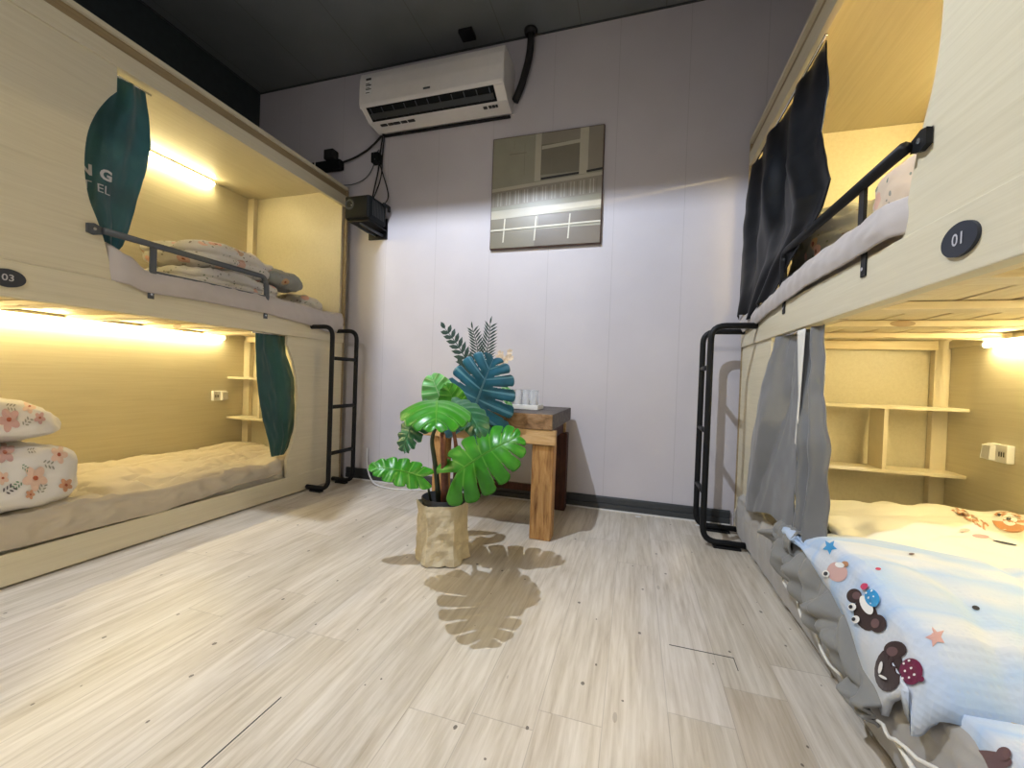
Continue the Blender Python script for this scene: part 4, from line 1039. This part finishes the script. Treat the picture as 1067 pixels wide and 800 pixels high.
def stem(pts, r0, r1, parent, mat='stemb'):
    p = fillet(pts, .08, 5); n = len(p)
    return obj('stem', MB().tube(p, [lerp(r0, r1, k/(n-1)) for k in range(n)], 9), mat, parent, smooth=True)

PC = Vector((-.645, 1.345, 0))
mon = thing('potted_monstera', 'bright green monstera plant in a kraft paper bag on the floor', 'plant', tuple(PC))
# paper bag: six-sided, slightly crumpled and open
bag = MB(); nseg = 48
def bagf(a_, b_):
    ang = 2*PI*a_; R_ = .088/(abs(math.cos((ang*6/(2*PI) % 1 - .5)*PI/3))**.9)*(.93)
    z = .205*b_
    R_ *= 1 - .03*math.sin(PI*b_) + .05*(1-b_)**6
    R_ += .009*nz3((math.cos(ang), math.sin(ang), b_*2), 2.2, 3) + .004*nz3((math.cos(ang)*2, math.sin(ang)*2, b_*4), 3, 8)
    if b_ > .99: z += .006*nz3((math.cos(ang), math.sin(ang), 0), 2, 7)
    return Vector((PC.x+R_*math.cos(ang+.35), PC.y+R_*math.sin(ang+.35), .004+z))
bag.grid(nseg+1, 24, bagf)
bgo = obj('paper_bag', bag, 'kraft', mon, smooth=False, solid=.002)
obj('bag_base', MB().lathe([(0, .002), (.082, .002), (.086, .006), (0, .008)], tuple(PC)), 'rubber', mon)
obj('inner_pot', MB().lathe([(.0, .16), (.070, .16), (.080, .224), (.076, .225), (.066, .168), (0, .168)], tuple(PC)), 'rubber', mon, smooth=True)
obj('soil', MB().lathe([(0, .175), (.06, .172), (.068, .168)], tuple(PC)), 'stemd', mon)
cx0, cy0 = PC.x, PC.y
stem([(cx0+.015, cy0-.02, .16), (cx0+.012, cy0-.03, .34), (cx0+.02, cy0-.07, .46)], .014, .010, mon)
stem([(cx0-.015, cy0, .16), (cx0-.03, cy0-.01, .32), (cx0-.045, cy0-.03, .44), (cx0+.0, cy0-.06, .50)], .010, .006, mon, 'stemd')
stem([(cx0+.03, cy0+.02, .16), (cx0+.035, cy0+.02, .40), (cx0+.02, cy0, .50)], .009, .006, mon)
stem([(cx0+.035, cy0-.02, .17), (cx0+.05, cy0-.03, .22), (cx0+.07, cy0-.03, .29)], .005, .004, mon, 'stemd')
stem([(cx0-.03, cy0-.02, .17), (cx0-.04, cy0-.04, .24), (cx0-.03, cy0-.07, .29)], .005, .004, mon, 'stemd')
# leaves
leaf('leaf', (-.575, 1.13, .590), (-.45, .88, .535), (.1, -.2, .95), .22, 'leaf', mon, 7, .13, .03, .42, slit_in=.45)
leaf('leaf', (-.600, 1.27, .31), (-.365, 1.33, .465), (.05, -.80, .50), .26, 'leaf', mon, 7, .12, .02, .38, slit_in=.5)
leaf('leaf', (-.665, 1.28, .30), (-.84, 1.17, .345), (-.1, -.75, .6), .12, 'leaf', mon, 6, .05, .02, .15, slit_in=.6)
leaf('leaf', (-.66, 1.40, .50), (-.72, 1.36, .66), (.3, -.9, .2), .15, 'leafl', mon, 6, 0, .02, .2)
leaf('leaf', (-.62, 1.40, .50), (-.63, 1.30, .63), (.5, -.8, .2), .12, 'leaf', mon, 6, 0, .02, .3)
leaf('leaf', (-.590, 1.10, .565), (-.645, 1.06, .435), (-.35, -.9, .25), .13, 'leafd', mon, 7, .05, .02, .20, slit_in=.6)
leaf('leaf', (-.56, 1.16, .592), (-.395, 1.05, .500), (.5, -.6, .8), .15, 'leafd', mon, 7, .05, .03, .30, slit_in=.6)
stem([(cx0+.02, cy0-.07, .46), (-.60, 1.18, .55), (-.57, 1.10, .575)], .007, .005, mon)

# dark and blue spray in a vase on the table
vs_ = thing('vase_arrangement', 'clear vase on the table with a blue-teal monstera leaf, dark fronds and pale dried flowers', 'plant', (-.68, 1.76, TZ))
obj('vase', MB().lathe([(0, 0), (.030, 0), (.034, .01), (.030, .08), (.018, .12), (.022, .14), (.019, .14), (.015, .12), (.027, .08), (.030, .012), (0, .008)], (-.68, 1.76, TZ+.0005), 24), 'glass', vs_, smooth=True)
leaf('blue_leaf', (-.675, 1.60, .41), (-.535, 1.52, .735), (.15, -.95, .15), .35, 'leafb', vs_, 8, .15, .02, .06, curl=.05, slit_in=.45)
stem([(-.68, 1.76, TZ+.02), (-.68, 1.74, TZ+.15), (-.668, 1.66, .60), (-.655, 1.60, .47)], .004, .003, vs_, 'stemd')
def frond(tip, base, nl, ll, wdt, parent, side=(1, 0, 0)):
    base = Vector(base); tip = Vector(tip); mb = MB(); fwd = (tip-base); L = fwd.length; fwd.normalize()
    nrm = Vector((0, -1, .15)); nrm = (nrm-fwd*nrm.dot(fwd)).normalized(); sd = fwd.cross(nrm)
    pts = [base + fwd*L*k/10 + sd*.012*math.sin(PI*k/10) for k in range(11)]
    mb.tube(pts, [.0025*(1-.6*k/10) for k in range(11)], 6)
    for k in range(nl):
        t = .12+.88*k/(nl-1); p = base + fwd*L*t + sd*.012*math.sin(PI*t)
        for s_ in ((-1, 1) if k < nl-1 else (0,)):
            l_ = ll*(1-.45*t) ; d = (fwd*(.75 if s_ else 1) + sd*s_*.8).normalized(); q = d.cross(nrm)*wdt
            a_ = [p, p+d*l_*.25+q*.8+nrm*.003, p+d*l_*.6+q*.9+nrm*.004, p+d*l_, p+d*l_*.6-q*.9+nrm*.004, p+d*l_*.25-q*.8+nrm*.003]
            mb.add(a_, [(0, 1, 5), (1, 2, 4, 5), (2, 3, 4)])
    return obj('frond', mb, 'frond', parent, solid=.0012)
frond((-.868, 1.76, .885), (-.715, 1.76, .665), 9, .072, .011, vs_)
frond((-.645, 1.77, .905), (-.690, 1.77, .67), 14, .075, .0045, vs_)
frond((-.735, 1.78, .885), (-.700, 1.78, .68), 13, .070, .0045, vs_)
frond((-.775, 1.76, .725), (-.700, 1.76, .645), 5, .06, .013, vs_)
stem([(-.682, 1.76, TZ+.02), (-.69, 1.76, TZ+.12), (-.70, 1.76, .68)], .003, .0025, vs_, 'stemd')
stem([(-.672, 1.765, TZ+.02), (-.66, 1.77, TZ+.13), (-.60, 1.77, .74)], .0016, .0012, vs_, 'piping')
fl = MB(); random.seed(4)
for k in range(13):
    c = Vector((-.615+.075*random.random(), 1.765+.02*random.random(), .735+.05*random.random()))
    fl.tube([(-.62, 1.77, .70), tuple(c)], .0008, 5)
    for j in range(6):
        a_ = 2*PI*j/6+random.random(); d = Vector((math.cos(a_), -.3, math.sin(a_)))*.017; e_ = Vector((-math.sin(a_), 0, math.cos(a_)))*.007
        fl.add([c, c+d*.6+e_, c+d, c+d*.6-e_], [(0, 1, 2, 3)])
obj('dried_flowers', fl, 'petal', vs_)
leaf('small_leaf', (-.56, 1.70, .60), (-.500, 1.70, .530), (.1, -.9, .3), .03, 'leafl', vs_, 5, 0, .005, .2)
leaf('small_leaf', (-.555, 1.70, .625), (-.493, 1.70, .585), (.1, -.9, .3), .028, 'leafl', vs_, 5, 0, .005, .2)
stem([(-.672, 1.75, TZ+.05), (-.63, 1.73, .61), (-.56, 1.70, .615)], .0016, .0012, vs_, 'stemd')

# white cable on the floor, small litter
cable([(-1.555, 2.142, .20), (-1.545, 2.13, .08), (-1.45, 2.06, .006), (-1.28, 2.02, .005), (-1.12, 2.09, .005), (-.90, 2.125, .005)], .0045, 'white cable dropping by the left ladder and curving across the floor to the table', 'offwhite')
for x, y, lb_ in ((.315, 2.085, 'right of the other one'), (.045, 2.10, 'left of the other one')):
    q = MB().prism([(x-.014, y-.004), (x, y-.009), (x+.015, y-.003), (x+.012, y+.006), (x-.010, y+.005)], lambda a_, b_, c_: Vector((a_, b_, c_)), .0008, .003)
    tag(obj('paper_scrap', q, 'whitepl', None), 'tiny white scrap on the floor by the back skirting, ' + lb_, 'scrap', 'white scraps by the skirting')
